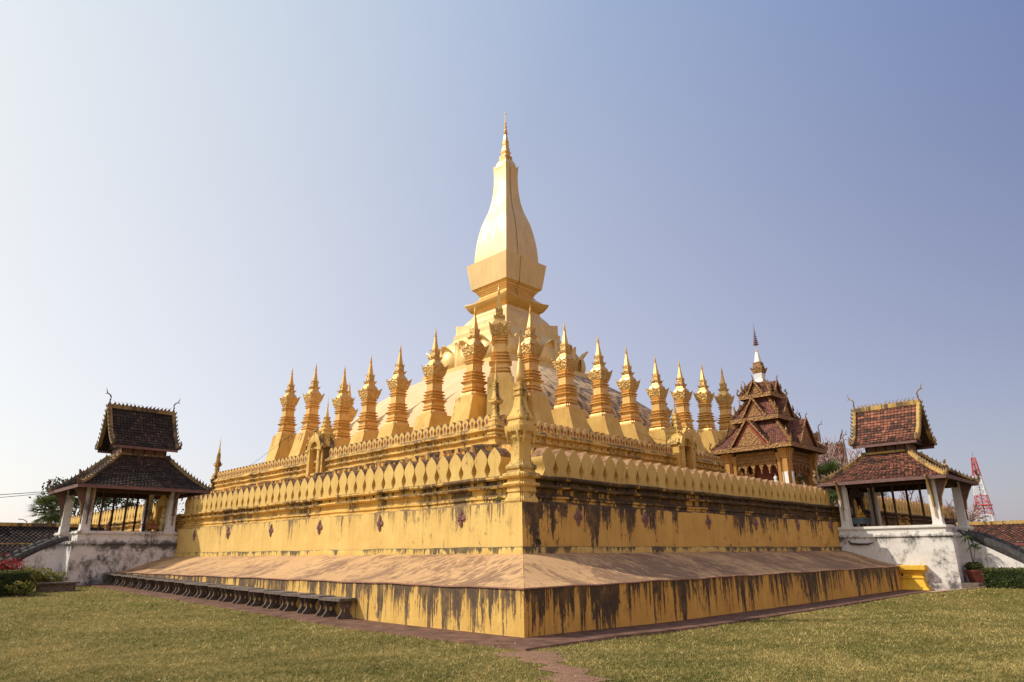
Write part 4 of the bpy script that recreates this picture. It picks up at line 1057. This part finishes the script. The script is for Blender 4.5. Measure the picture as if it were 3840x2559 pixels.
# things inside the pavilions
def altar(loc, rz, label, mat):
    th = thing('altar_table', label, 'table', loc, rz)
    b = mb(mat); b.box(-.55, .55, -.28, .28, .62, .68); b.obj('tabletop', th)
    b = mb(mat); b.box(-.5, .5, -.24, .24, .40, .62); b.obj('drape', th)
    for sx in (-1, 1):
        for sy in (-1, 1):
            b = mb('darkwood'); b.box(sx*.48-.035, sx*.48+.035, sy*.2-.03, sy*.2+.03, 0, .40); b.obj('leg', th)
    return th
altar((24.6, 1.75, 2.37), 0, 'grey altar table inside the right pavilion, by the inner left column', 'tealcloth')
altar((1.6, 27.3, 2.49), -PI/2, 'brown draped altar table inside the left pavilion, below the carved panel', 'cloth')
figure('seated_statue', 'larger gold seated statue on the grey table in the right pavilion', (24.65, 1.75, 3.05), 0, .55)
figure('seated_statue', 'smaller gold seated statue nearest the inner column in the right pavilion', (24.25, 1.72, 3.05), 0, .42)
figure('seated_statue', 'gold seated statue on the brown table in the left pavilion', (1.6, 27.3, 3.17), -PI/2, .5)
figure('seated_statue', 'small reddish statue on the parapet of the left pavilion between two posts', (-.1, 27.9, 2.49), -PI/2, .75, None, 'boss')

# ------------------------------------------------------------------ ornate chapel with tiered red roofs
MC = (25.05, 6.0); HB = 1.55
mo = thing('tiered_chapel', 'ornate gilded chapel with three tiers of red gabled roofs and a thin white spire', 'chapel', (MC[0], MC[1], 3.58))
def mch(b, name, ang=35): return child(b, name, mo, ang)
b = mb('pillar'); b.box(MC[0]-2.0, MC[0]+2.0, MC[1]-2.0, MC[1]+2.0, 3.56, 4.1); mch(b, 'base')
for sx in (-1, 1):
    for sy in (-1, 1):
        b = mb('pillar'); c = (MC[0]+sx*HB, MC[1]+sy*HB)
        b.sq([(.27, 4.1), (.27, 4.25), (.22, 4.3), (.21, 6.0), (.25, 6.05), (.24, 6.12), (.30, 6.28), (.36, 6.5)], c, .45)
        for ox, oy in ((-sx*.36, 0), (0, -sy*.36)): b.sq([(.12, 4.1), (.11, 4.3), (.10, 6.0), (.13, 6.1), (.15, 6.35)], (c[0]+ox, c[1]+oy), .3)
        b.mat(M['mwhite']); b.box(c[0]-.09, c[0]+.09, c[1]-.25, c[1]+.25, 4.3, 5.35); b.box(c[0]-.25, c[0]+.25, c[1]-.09, c[1]+.09, 4.3, 5.35)
        mch(b, 'pillar')
for k in range(4):                                                   # arcades and inner dark walls
    b = mb('ornate'); rows = []; W = HB-.5; na = 5
    outl = []
    for q in range(na):
        x0 = -W+2*W*q/na; x1 = -W+2*W*(q+1)/na; hh = .38+.14*math.sin(PI*(q+.5)/na)
        for j in range(9):
            a = PI*(1-j/8); outl.append(((x0+x1)/2+(x1-x0)*.46*math.cos(a), 5.35+hh*math.sin(a)))
    pts = [(W, 6.45), (-W, 6.45)]+outl
    top = [(p[0], 6.45) for p in outl]
    b.grid([[(x, -HB-.04, z) for x, z in outl], [(x, -HB-.04, z) for x, z in top]]); b.grid([[(x, -HB+.1, z) for x, z in outl], [(x, -HB-.04, z) for x, z in outl]])
    b.box(-W, W, -HB-.10, -HB-.045, 5.95, 6.08); b.box(-W, W, -HB-.14, -HB-.045, 6.30, 6.45)
    b.xf(lambda x, y, z: (MC[0]+x*math.cos(k*PI/2)-y*math.sin(k*PI/2), MC[1]+x*math.sin(k*PI/2)+y*math.cos(k*PI/2), z)); mch(b, 'arcade')
b = mb('maroon'); b.box(MC[0]-.55, MC[0]+.55, MC[1]-.55, MC[1]+.55, 4.1, 6.5); mch(b, 'inner_core')
b = mb('darkwood'); b.box(MC[0]-1.9, MC[0]+1.9, MC[1]-1.9, MC[1]+1.9, 6.5, 6.56); mch(b, 'ceiling')
def tier(z0, z1, h0, h1, gw, gh, go, wall):
    """one hipped roof with a gable on each side"""
    E = [(MC[0]+sx*h0, MC[1]+sy*h0, z0) for sx, sy in ((-1, -1), (1, -1), (1, 1), (-1, 1))]
    T = [(MC[0]+sx*h1, MC[1]+sy*h1, z1) for sx, sy in ((-1, -1), (1, -1), (1, 1), (-1, 1))]
    b = mb('tile_m')
    for k in range(4): tiles(b, (E[k], E[(k+1) % 4], T[(k+1) % 4], T[k]), 14, .11, .02, .08)
    rf = mch(b, 'roof', 0)
    b = mb('ornate')
    for k in range(4): beam(b, Vector(E[k])-Vector((0, 0, .10)), Vector(E[(k+1) % 4])-Vector((0, 0, .10)), .06, .22)
    b.obj('fascia', rf)
    for k in range(4):
        b = mb('ornate'); a, c = Vector(E[k]), Vector(T[k])
        beam(b, a+Vector((0, 0, .03)), c+Vector((0, 0, .03)), .12, .10); crest(b, a.lerp(c, .08)+Vector((0, 0, .07)), c+Vector((0, 0, .07)), 9, .12, -.3)
        dd = (a-c); dd.z = 0; naga(b, a+Vector((0, 0, 0)), dd, .42, .035)
        b.tube([a.lerp(c, .28)+Vector((0, 0, .05)), a.lerp(c, .25)+Vector((0, 0, .3)), a.lerp(c, .27)+Vector((0, 0, .55))], [.07, .06, .005], 5)
        b.obj('hip_ridge', rf)
    for k in range(4):
        def X(x, y, z, k=k): return (MC[0]+x*math.cos(k*PI/2)-y*math.sin(k*PI/2), MC[1]+x*math.sin(k*PI/2)+y*math.cos(k*PI/2), z)
        yf = -h0-go
        b = mb('tile_m')
        for s in (-1, 1):
            q = [X(s*gw*1.12, yf, z0-.02), X(s*gw*1.12, -h1*.8, z0-.02), X(0, -h1*.8, z0+gh), X(0, yf, z0+gh)]
            tiles(b, q if s > 0 else [q[1], q[0], q[3], q[2]], 8, .11, .02, .04)
        gr = mch(b, 'gable_roof', 0)
        b = mb('maroon_red'); b.poly([X(-gw, yf+.10, z0-.05), X(gw, yf+.10, z0-.05), X(0, yf+.10, z0+gh*.94)])
        b.mat(M['ornate']); b.poly([X(-gw*.80, yf+.085, z0+.0), X(gw*.80, yf+.085, z0+.0), X(0, yf+.085, z0+gh*.78)])
        b.grid([[X(-gw, yf+.04, z0-.14), X(gw, yf+.04, z0-.14)], [X(-gw, yf+.04, z0+.02), X(gw, yf+.04, z0+.02)]])
        b.obj('pediment', gr, 0)
        b = mb('ornate')
        for s in (-1, 1):
            a, c = Vector(X(s*gw*1.15, yf, z0-.03)), Vector(X(0, yf, z0+gh+.03)); beam(b, a, c, .065, .08); crest(b, a.lerp(c, .1)+Vector((0, 0, .04)), c+Vector((0, 0, .04)), 8, .11, -.2)
            b.tube([a, a+Vector((0, 0, .12)), Vector(X(s*gw*1.22, yf, z0+.30))], [.06, .05, .005], 5)
        f = Vector(X(0, yf, z0+gh)); dv = Vector(X(0, -1, 0))-Vector(X(0, 0, 0)); horn(b, f, dv, .34, .03); b.obj('bargeboard', gr)
    if wall:
        b = mb('maroon'); b.sq([(h1+.04, z1-.3), (h1+.04, wall)], MC); b.mat(M['ornate']); b.sq([(h1+.07, wall-.08), (h1+.16, wall+.03)], MC); mch(b, 'drum')
tier(6.72, 8.15, 2.16, .98, .95, 1.42, .02, 8.28)
tier(8.34, 9.45, 1.32, .58, .58, 1.02, .02, 9.56)
tier(9.66, 10.42, .90, .36, .38, .74, .02, None)
b = mb('mwhite'); b.sq([(.38, 10.38), (.38, 10.46), (.30, 10.5), (.30, 10.56), (.20, 10.6), (.22, 10.75), (.25, 10.92), (.20, 10.95)], MC)
b.mat(M['ornate']); zigzag_capital(b, .22, .36, 10.93, 11.32, MC); b.sq([(.26, 11.0), (.24, 11.25), (.20, 11.5), (.22, 11.54), (.17, 11.6)], MC)
b.mat(M['mwhite']); b.sq([(.16, 11.6), (.13, 11.8), (.09, 12.05), (.055, 12.2)], MC, .15)
b.mat(M['gold']); b.lathe([(.05, 12.2), (.06, 12.24), (.03, 12.3), (.018, 12.6)], MC, 8); mch(b, 'spire')
b = mb('boss'); b.lathe([(.012, 12.55), (.012, 13.6), (.004, 13.85)], MC, 6)
for k in range(9):
    z = 12.62+k*.115; r = .15*(1-k/9.5); b.lathe([(r, z), (r*.98, z+.035), (r*.55, z+.05)], MC, 10)
mch(b, 'umbrella_finial')
figure('seated_statue', 'white statue under the arches of the ornate chapel, nearer the corner pillar', (23.9, 5.3, 4.1), -PI/2, 1.15, None, 'mwhite')

# ------------------------------------------------------------------ benches along the left plinth
def bench_proto():
    th = thing('bench', None, 'bench')
    b = mb('concrete'); n = 6
    b.ring_stack([[(-.508, -.50, z), (.508, -.50, z), (.508, -.01, z), (-.508, -.01, z)] for z in (.418, .482)]); b.obj('seat', th)
    for sx in (-.36, .36):
        b = mb('concrete'); ol = []
        fr = [(-.46, 0), (-.47, .04), (-.39, .10), (-.345, .19), (-.37, .28), (-.435, .33), (-.43, .422)]
        bk = [(-.045, .422), (-.04, .33), (-.095, .28), (-.12, .19), (-.085, .10), (-.02, .04), (-.03, 0)]
        # slab with a round hole: bridge the outline to the hole as a strip of quads
        outl = fr+bk; N = 28
        pts = []
        per = []; tot = 0; cyc = outl+[outl[0]]
        for a, c in zip(cyc[:-1], cyc[1:]): per.append(tot); tot += math.dist(a, c)
        for k in range(N):
            d = tot*k/N; i = max(q for q in range(len(per)) if per[q] <= d); a, c = cyc[i], cyc[i+1]; t = (d-per[i])/math.dist(a, c)
            pts.append((a[0]+(c[0]-a[0])*t, a[1]+(c[1]-a[1])*t))
        cy, cz = -.235, .20
        hole = []
        for y, z in pts:
            an = math.atan2(z-cz, y-cy); hole.append((cy+.055*math.cos(an), cz+.062*math.sin(an)))
        x0, x1 = sx-.028, sx+.028
        b.grid([[(x0, y, z) for y, z in pts], [(x0, y, z) for y, z in hole], [(x1, y, z) for y, z in hole], [(x1, y, z) for y, z in pts], [(x0, y, z) for y, z in pts]], True)
        b.obj('leg', th, 30)
    return th
bp = bench_proto()
for k in range(20):
    y = 6.42+1.03*k
    o = bp if k == 0 else dup(bp)
    o.location = (-.012, y, gz(-.3, y)+.035); o.rotation_euler = (random.gauss(0, .006), random.gauss(0, .008), -PI/2+random.gauss(0, .008))
    tag(o, 'weathered concrete bench, %s from the near end of the row along the plinth' % ORD[k] if k < 19 else 'weathered concrete bench at the far end of the row, beside the left pavilion base', 'bench', 'concrete benches in a row along the left plinth')

# ------------------------------------------------------------------ yellow pedestal, slabs and right corner
th = thing('yellow_pedestal', 'bright yellow moulded pedestal at the right end of the plinth', 'pedestal', (23.55, -.42, -.08))
b = mb('pedy')
b.sq([(.60, -.12), (.60, .10), (.56, .13), (.48, .24), (.47, .30), (.40, .45), (.40, .50), (.44, .54), (.44, .58), (.36, .62), (.36, .72), (.46, .78), (.46, .82), (.52, .86), (.56, .88), (.56, 1.04), (.54, 1.06)]); b.obj('body', th)
b = mb('concrete'); b.box(23.2, 25.0, -2.75, -2.16, -.3, .30); tag(b.obj('stone_step', None), 'low dark stone step in front of the right pavilion base', 'step')
b = mb('pavr'); b.grid([[(x, y, gz(x, y)+.02) for x in np.linspace(x0, 29, 10)] for x0, y in ((21.5, -1.1), (21.7, -1.6), (22.0, -2.2), (22.6, -2.8), (23.1, -3.2), (23.3, -4.2), (23.4, -6.0))]); tag(b.obj('pavement', None), None, None, None, 'structure')
b = mb('pave'); b.grid([[(-6, 25.2, .43), (2.4, 25.2, .40)], [(-6, 31, .53), (2.4, 31, .53)]]); tag(b.obj('pavement', None), None, None, None, 'structure')
b = mb('naga'); b.tube([(23.42, 2.05, 2.02), (23.38, 1.95, 1.90), (23.36, 1.6, 1.86), (23.36, 1.2, 1.86), (23.36, .95, 1.93)], [.03, .05, .05, .045, .015], 6)
tag(b.obj('stone_gutter', None), 'dark curved stone waterspout lying against the right pavilion base', 'waterspout')

# ------------------------------------------------------------------ plants
def leaf_box(b, x0, x1, y0, y1, z0, z1, n, size, tvf):
    for _ in range(n):
        f = random.random()
        p = Vector((random.uniform(x0, x1), random.uniform(y0, y1), random.uniform(z0, z1)))
        ax = random.choice('xxyyz')
        if ax == 'x': p.x = random.choice((x0, x1))+random.gauss(0, .025)
        elif ax == 'y': p.y = random.choice((y0, y1))+random.gauss(0, .025)
        else: p.z = z1+random.gauss(0, .025)
        b.leaf(p, size, tvf(p))
def hedge(name, x0, x1, y0, y1, z0, z1, label, n=9000, size=.045, tvf=None):
    th = thing(name, label, 'hedge', ((x0+x1)/2, (y0+y1)/2, z0))
    b = mb('leaf_hedge'); b.ctv = .02; b.box(x0+.05, x1-.05, y0+.05, y1-.05, z0, z1-.05)
    leaf_box(b, x0, x1, y0, y1, z0+.02, z1, n, size, tvf or (lambda p: min(1, max(0, random.betavariate(1.2, 3.5)+(.25 if p.z > z1-.06 else 0)))))
    child(b, 'foliage', th, 0)
    b = mb('bark')
    for k in range(7):
        x, y = random.uniform(x0+.1, x1-.1), random.uniform(y0+.1, y1-.1); b.tube([(x, y, z0-.1), (x+.05, y, z0+.3)], .02, 5)
    child(b, 'stems', th)
hedge('clipped_hedge', 22.0, 23.0, -11, -3.27, .17, .87, 'clipped green hedge with orange tips at the right edge of the lawn', 15000, .045)
hedge('clipped_hedge', -8.5, -4.35, 20.6, 21.9, .25, 1.13, 'low dark clipped hedge at the left edge below the flowering bush', 10000, .045)
def bush(name, label, cat, c, r, mats, n, size, tvf, sq=1.0):
    th = thing(name, label, cat, c)
    b = mb(mats[0])
    for _ in range(n):
        d = Vector((random.gauss(0, 1), random.gauss(0, 1), random.gauss(0, 1))).normalized()*(random.uniform(.35, 1)**.45)
        wob = 1+.16*math.sin(d.x*7+d.z*5)+.12*math.sin(d.y*9)
        p = Vector((d.x*r[0], d.y*r[1], r[2]+d.z*r[2]))*1.0
        p = Vector((p.x*wob, p.y*wob, p.z*wob))
        m = mats[0] if len(mats) == 1 or random.random() > (.55 if d.z > -.2 else .12) else mats[1]
        b.mat(M[m]); b.leaf(p, size, tvf(d))
    b.obj('foliage', th, 0)
    b = mb('bark')
    for k in range(6):
        a = k*1.05; b.tube([(.05*math.cos(a), .05*math.sin(a), -.15), (.45*r[0]*math.cos(a), .45*r[1]*math.sin(a), r[2])], [.03, .012], 5)
    b.obj('stems', th)
    return th
rb = lambda d: min(1, max(0, random.betavariate(1.5, 2.5)+.25*d.z))
bush('flowering_bush', 'round bush covered in crimson flowers above the dark left hedge', 'bush', (-5.0, 22.6, .62), (.75, .75, .46), ('leaf_dark', 'leaf_red'), 4200, .05, rb)
bush('shrub', 'yellow green shrub in front of the left pavilion stair, nearer the flowering bush', 'shrub', (-3.75, 23.0, .55), (.55, .45, .32), ('leaf_yel',), 1400, .06, rb)
bush('shrub', 'small yellowish shrub nearest the left pavilion base', 'shrub', (-3.0, 23.4, .50), (.45, .4, .28), ('leaf_yel',), 900, .05, rb)
bush('shrub', 'bright green low shrub before the left hedge', 'shrub', (-4.55, 20.45, .35), (.45, .3, .22), ('leaf_yel',), 700, .045, rb)
b = mb('concrete')
b.box(-3.6, -2.4, 22.3, 22.9, .2, .62); b.box(-3.7, -2.3, 22.2, 23.0, .62, .68)
tag(b.obj('planter', None), 'dark stone planter box at the foot of the left pavilion base', 'planter')
# potted plants by the right pavilion
def potted(c, h, label, leaves=True):
    th = thing('potted_plant', label, 'potted plant', c)
    b = mb('pot'); b.lathe([(.20, 0), (.24, .02), (.30, .22), (.33, .40), (.36, .44), (.36, .50), (.31, .50), (.29, .44)], n=18, cap1=False); b.mat(M['soil']); b.lathe([(.29, .43), (.01, .44)], n=14); b.obj('pot', th)
    b = mb('leaf_hedge')
    for _ in range(900):
        d = Vector((random.gauss(0, 1), random.gauss(0, 1), random.gauss(0, 1))).normalized()*random.uniform(.3, 1)**.5
        b.leaf(Vector((d.x*.36, d.y*.36, .62+d.z*.2)), .045, random.betavariate(1.5, 3))
    b.obj('foliage', th, 0)
    b = mb('bark'); top = Vector((.12, .05, h)); b.tube([(0, 0, .4), (.05, .02, h*.55), top], [.03, .025, .015], 6)
    b.tube([(.02, .01, h*.4), (.3, -.1, h*.8)], [.02, .01], 5); b.obj('stem', th)
    b = mb('leaf_palm')
    for base in (top, Vector((.3, -.1, h*.8))):
        for k in range(14):
            a = random.uniform(0, 6.28); L = random.uniform(.35, .65); e = random.uniform(-.5, .7)
            dv = Vector((math.cos(a), math.sin(a), e)).normalized(); s = dv.cross(Vector((0, 0, 1))).normalized()*.035
            m = base+dv*L*.5+Vector((0, 0, .06)); q = base+dv*L-Vector((0, 0, .12)); b.ctv = random.random()*.6
            b.poly([base-s*.3, base+s*.3, m+s, m-s]); b.poly([m-s, m+s, q])
    b.obj('leaves', th, 0)
    return th
potted((24.15, -2.52, .29), 1.72, 'potted plant in a dark red glazed pot between the white base and the hedge')

# trees
def fan_palm(c, h, r, label, n=26):
    th = thing('palm_tree', label, 'palm tree', c)
    b = mb('bark'); b.tube([(0, 0, -.5), (.1, .05, h*.5), (.05, 0, h)], [.26, .2, .18], 8); b.obj('trunk', th)
    b = mb('leaf_palm')
    for k in range(n):
        a = random.uniform(0, 6.28); e = random.uniform(-.75, 1.1)
        dv = Vector((math.cos(a)*math.cos(e), math.sin(a)*math.cos(e), math.sin(e)))
        o = Vector((.05, 0, h)); p = o+dv*r*.5
        b.ctv = random.random()*.3; s = dv.orthogonal().normalized()
        beam(b, o, p, .04, .04)
        sd = dv.cross(Vector((0, 0, 1))).normalized(); u = sd.cross(dv)
        for j in range(15):
            t = -1.35+2.7*j/14; d2 = (dv*math.cos(t)+sd*math.sin(t)).normalized()
            tip = p+d2*r*.55*random.uniform(.85, 1.05)-Vector((0, 0, .12*r*abs(math.sin(t)))); w2 = (u*.3+sd.cross(d2)).normalized().cross(d2)*.05*r*.5
            b.ctv = min(1, max(0, random.gauss(.4, .25))); m = p.lerp(tip, .55)
            b.poly([p, m+w2, tip, m-w2])
    b.obj('crown', th, 0)
fan_palm((2.0, 50.9, .3), 4.7, 1.7, 'fan palm rising behind the left cloister roof beside the pavilion', 44)
fan_palm((41.2, 9.4, 0), 6.3, 2.2, 'green fan palm between the ornate chapel and the right pavilion roof', 46)
fan_palm((50, 9.5, 0), 5.6, 1.9, 'fan palm behind the merlons seen under the right pavilion roof', 40)
def leafy(c, h, r, label, n=2600, seed=1, dens=14, mat='leaf_dark', size=.16):
    random.seed(seed); th = thing('leafy_tree', label, 'tree', c)
    b = mb('bark'); b.tube([(0, 0, -.5), (.1, .1, h*.3), (0, .15, h*.55)], [.3, .24, .14], 7); cl = []
    for k in range(dens):
        a = random.uniform(0, 6.28); rr = r*random.uniform(.2, .85); p = Vector((rr*math.cos(a), rr*math.sin(a), h*random.uniform(.52, .95))); cl.append((p, r*random.uniform(.22, .42)))
        b.tube([(0, .1, h*.42), (p.x*.5, p.y*.5, p.z*.8), p], [.10, .06, .02], 5)
    b.obj('trunk', th)
    b = mb(mat)
    for _ in range(n):
        p, q = random.choice(cl); d = Vector((random.gauss(0, .5), random.gauss(0, .5), random.gauss(0, .4)))*q
        b.leaf(p+d, size, min(1, max(0, random.betavariate(1.5, 2.5)+.3*d.z/q)))
    b.obj('crown', th, 0); random.seed(seed+99)
leafy((6.2, 63, .3), 8.2, 2.9, 'dark leafy tree behind the left pavilion, next to the fan palm', 2600, 11)
leafy((9.9, 66, .3), 8.6, 2.6, 'dark leafy tree behind the left pavilion, right of the middle posts', 1900, 12)
leafy((14.5, 68, .3), 8.4, 3.4, 'thin leafy tree above the merlons seen through the left pavilion', 900, 13, 18)
def bare(c, h, label, seed, spread=.5, mat='barkred', depth=5):
    random.seed(seed); th = thing('bare_tree', label, 'tree', c); b = mb('bark'); tw = mb(mat)
    def grow(p, d, L, r, k, bb):
        pts = [p]; q = p.copy(); dd = d.copy()
        for _ in range(3):
            dd = (dd+Vector((random.gauss(0, .14), random.gauss(0, .14), random.gauss(.04, .10)))).normalized(); q = q+dd*L/3; pts.append(q.copy())
        r = max(r, .022); (b if k > 3 else tw).tube(pts, [r, r*.9, r*.8, r*.68], 6 if k > 3 else 3, k <= 1)
        if k == 0: return
        for _ in range(3 if k > 2 else 4):
            nd = (dd+Vector((random.gauss(0, spread), random.gauss(0, spread), random.gauss(.12, spread*.6)))).normalized()
            grow(q if random.random() > .4 else pts[2], nd, L*random.uniform(.62, .84), r*.68, k-1, bb)
    grow(Vector((0, 0, -.3)), Vector((0, 0, 1)), h*.31, h*.024, depth, b)
    b.obj('trunk', th); tw.obj('twigs', th); random.seed(seed+5)
bare((48.5, 11.2, 0), 11.8, 'bare pinkish twigged tree behind the fan palm, right of the maroon temple roof', 3, .55)
bare((46.5, 9.2, 0), 10.0, 'bare tree spreading behind the left hip of the right pavilion roof', 4, .6)
bare((52.5, 11.6, 0), 12.6, 'tallest bare tree, in front of the right end of the maroon temple roof', 8, .5)
bare((52, 7.2, 0), 8.2, 'bare tree seen under the right pavilion roof above the merlons', 5, .7)
bare((46, 3.0, 0), 6.2, 'bare tree right of the right pavilion columns, beyond the cloister', 6, .7)

# ------------------------------------------------------------------ cloisters, temple, far things
def cloister(label, loc, rz, L, tile, zr=3.15, zeave=1.85, wz=1.75, half=2.3):
    th = thing('cloister', label, 'building', loc, rz)
    b = mb('cream'); b.box(0, L, -half+.7, half-.7, -.3, wz+.3); b.obj('wall', th)
    b = mb(tile)
    tiles(b, ((0, -half, zeave), (L, -half, zeave), (L, 0, zr), (0, 0, zr)), 16, .22, .04)
    tiles(b, ((L, half, zeave), (0, half, zeave), (0, 0, zr), (L, 0, zr)), 16, .22, .04); b.obj('roof', th, 0)
    b = mb('ridge'); b.box(-.05, L+.05, -.14, .14, zr-.05, zr+.14); b.obj('ridge', th)
    b = mb('maroon'); b.box(-.02, L+.02, -half-.03, -half+.03, zeave-.12, zeave+.02); b.obj('fascia', th)
    for k in range(int(L/3)+1):
        b = mb('mwhite'); b.sq([(.16, -.3), (.14, .1), (.13, zeave+.1)], (k*3+.3, -half+.35)); b.obj('column', th)
    return th
cloister('cloister with dark shaded roof tiles at the far left edge', (-22, 36.6, .3), 0, 24, 'tile_l', 3.0, 1.55)
cloister('cloister with sunlit red tiles and a cream wall at the far right edge', (39.6, 1.2, 0), -PI/2-.02, 26, 'tile_r', 3.05, 1.9)
b = mb('pot'); 
for x in (-4.0, -3.45): b.lathe([(.10, 3.12), (.26, 3.25), (.32, 3.42), (.28, 3.58), (.12, 3.66), (.02, 3.7)], (x, 36.6), 12)
tag(b.obj('roof_ornament', None), 'pair of rounded maroon knobs on the far left cloister ridge', 'ornament')
def temple():
    th = thing('temple', 'large temple with steep stacked maroon roofs far behind the ornate chapel', 'temple', (62.7, 24.0, 0), R(-70.6))
    for i, (L, z0, z1, w2) in enumerate(((17, 9.0, 12.3, 4.6), (12.5, 9.9, 13.6, 4.0), (8, 10.8, 15.0, 3.4))):
        b = mb('tile_m'); tiles(b, ((-L/2, -w2, z0), (L/2, -w2, z0), (L/2, 0, z1), (-L/2, 0, z1)), 16, .35, .05, .25); tiles(b, ((L/2, w2, z0), (-L/2, w2, z0), (-L/2, 0, z1), (L/2, 0, z1)), 16, .35, .05, .25)
        b.obj('roof', th, 0)
        b = mb('maroon')
        for s in (-1, 1): b.poly([(s*(L/2-.3), -w2*.95, z0), (s*(L/2-.3), w2*.95, z0), (s*(L/2-.3), 0, z1-.15)])
        b.obj('gable', th, 0)
        b = mb('crest'); beam(b, (-L/2, 0, z1+.05), (L/2, 0, z1+.05), .25, .25); crest(b, (-L/2, 0, z1+.15), (L/2, 0, z1+.15), int(L*2.2), .35, .3, .06)
        for s in (-1, 1):
            beam(b, (s*L/2, -w2, z0), (s*L/2, 0, z1), .2, .25); crest(b, (s*L/2, -w2, z0+.1), (s*L/2, 0, z1+.1), 14, .32, -.3, .06); horn(b, (s*L/2, 0, z1+.1), (s, 0, 0), 1.5, .07)
            naga(b, (s*L/2, -w2, z0), (0, -1, 0), 1.0, .09)
        b.obj('roof_crest', th)
    b = mb('maroon'); b.box(-7.5, 7.5, -4.2, 4.2, -.3, 9.6); b.obj('wall', th)
    b = mb('boss'); b.sq([(.75, 14.8), (.8, 15.2), (.55, 15.3), (.62, 15.7), (.40, 15.8), (.46, 16.15), (.28, 16.25), (.32, 16.6), (.17, 16.7), (.09, 17.2), (.02, 17.9)], (1.7, 0), .2); b.obj('roof_spire', th)
temple()
def lattice(label, c, h, w0, w1, n, mats, name='radio_tower'):
    th = thing(name, label, 'tower', c)
    segs = 5
    for s in range(segs):
        b = mb(mats[s % len(mats)])
        for q in range(n):
            t0 = (s*n+q)/(segs*n); t1 = (s*n+q+1)/(segs*n); a0 = w0+(w1-w0)*t0; a1 = w0+(w1-w0)*t1
            P0 = [Vector((x*a0, y*a0, t0*h)) for x, y in ((-1, -1), (1, -1), (1, 1), (-1, 1))]; P1 = [Vector((x*a1, y*a1, t1*h)) for x, y in ((-1, -1), (1, -1), (1, 1), (-1, 1))]
            for k in range(4):
                m = (k+1) % 4; r = h*.0036
                b.tube([P0[k], P1[k]], r, 4); b.tube([P0[k], P1[m]], r*.6, 4); b.tube([P0[m], P1[k]], r*.6, 4); b.tube([P1[k], P1[m]], r*.6, 4)
        b.obj('lattice_section', th)
    b = mb('steel'); b.tube([(0, 0, 0), (0, 0, h*.95)], h*.006, 5); b.tube([(0, 0, h*.95), (0, 0, h*1.06)], h*.002, 4); b.obj('mast', th)
    for t in (.5, .22):
        b = mb(mats[0]); a = w0+(w1-w0)*t; b.box(-a*1.25, a*1.25, -a*1.25, a*1.25, h*t-.1, h*t+.15); b.obj('platform', th)
    return th
lattice('tall red and white lattice radio tower behind the right pavilion', (245, 39.3, 0), 29.2, 3.0, .5, 3, ['steel_red', 'steel_white', 'steel_red', 'steel_white', 'steel_red'])
lattice('tiny grey lattice mast far beyond the left cloister', (46.4, 284.8, 0), 14.6, 1.6, .7, 2, ['steel'])
th = thing('street_lamp', 'small curved street lamp far beyond the left cloister roof', 'street lamp', (11.0, 108.2, 0))
b = mb('steel'); b.tube([(0, 0, 0), (0, 0, 6.1), (-.15, 0, 6.5), (-.6, 0, 6.75)], [.09, .07, .06, .05], 6); b.obj('pole', th)
b = mb('steel_white'); b.box(-1.2, -.55, -.13, .13, 6.68, 6.82); b.obj('lamp_head', th)
def wire(name, label, p0, p1, sag, r):
    p0, p1 = Vector(p0), Vector(p1); b = mb('cable')
    b.tube([p0.lerp(p1, t)-Vector((0, 0, sag*4*t*(1-t))) for t in np.linspace(0, 1, 15)], r, 4); tag(b.obj(name, None), label, 'cable')
wire('overhead_cable', 'upper overhead cable running from the left pavilion eave out of the picture', (-2.2, 29.6, 4.70), (-22, 30.5, 4.0), .55, .014)
wire('overhead_cable', 'lower overhead cable running from the left pavilion eave out of the picture', (-2.1, 29.6, 4.66), (-22, 30.9, 4.0), .75, .012)
wire('thin_wire', 'thin wire slanting over the two outermost left stupa pedestals', (12.4, 33.0, 10.3), (10.2, 37.2, 7.3), .1, .010)
wire('thin_wire', 'thin wire sagging between right stupa pedestals behind the pink merlons', (24.0, 13.6, 8.6), (30.6, 13.6, 9.2), .5, .010)
bush('weed', 'small dark weed rooted on the kerb of the shaded wall near the corner', 'weed', (3.05, 2.43, 1.77), (.10, .05, .09), ('leaf_dark',), 160, .025, rb)
bush('weed', 'tuft of green weed on the ledge of the sunlit wall left of the corner pier', 'weed', (2.62, 3.45, 2.92), (.06, .14, .07), ('leaf_yel',), 140, .022, rb)
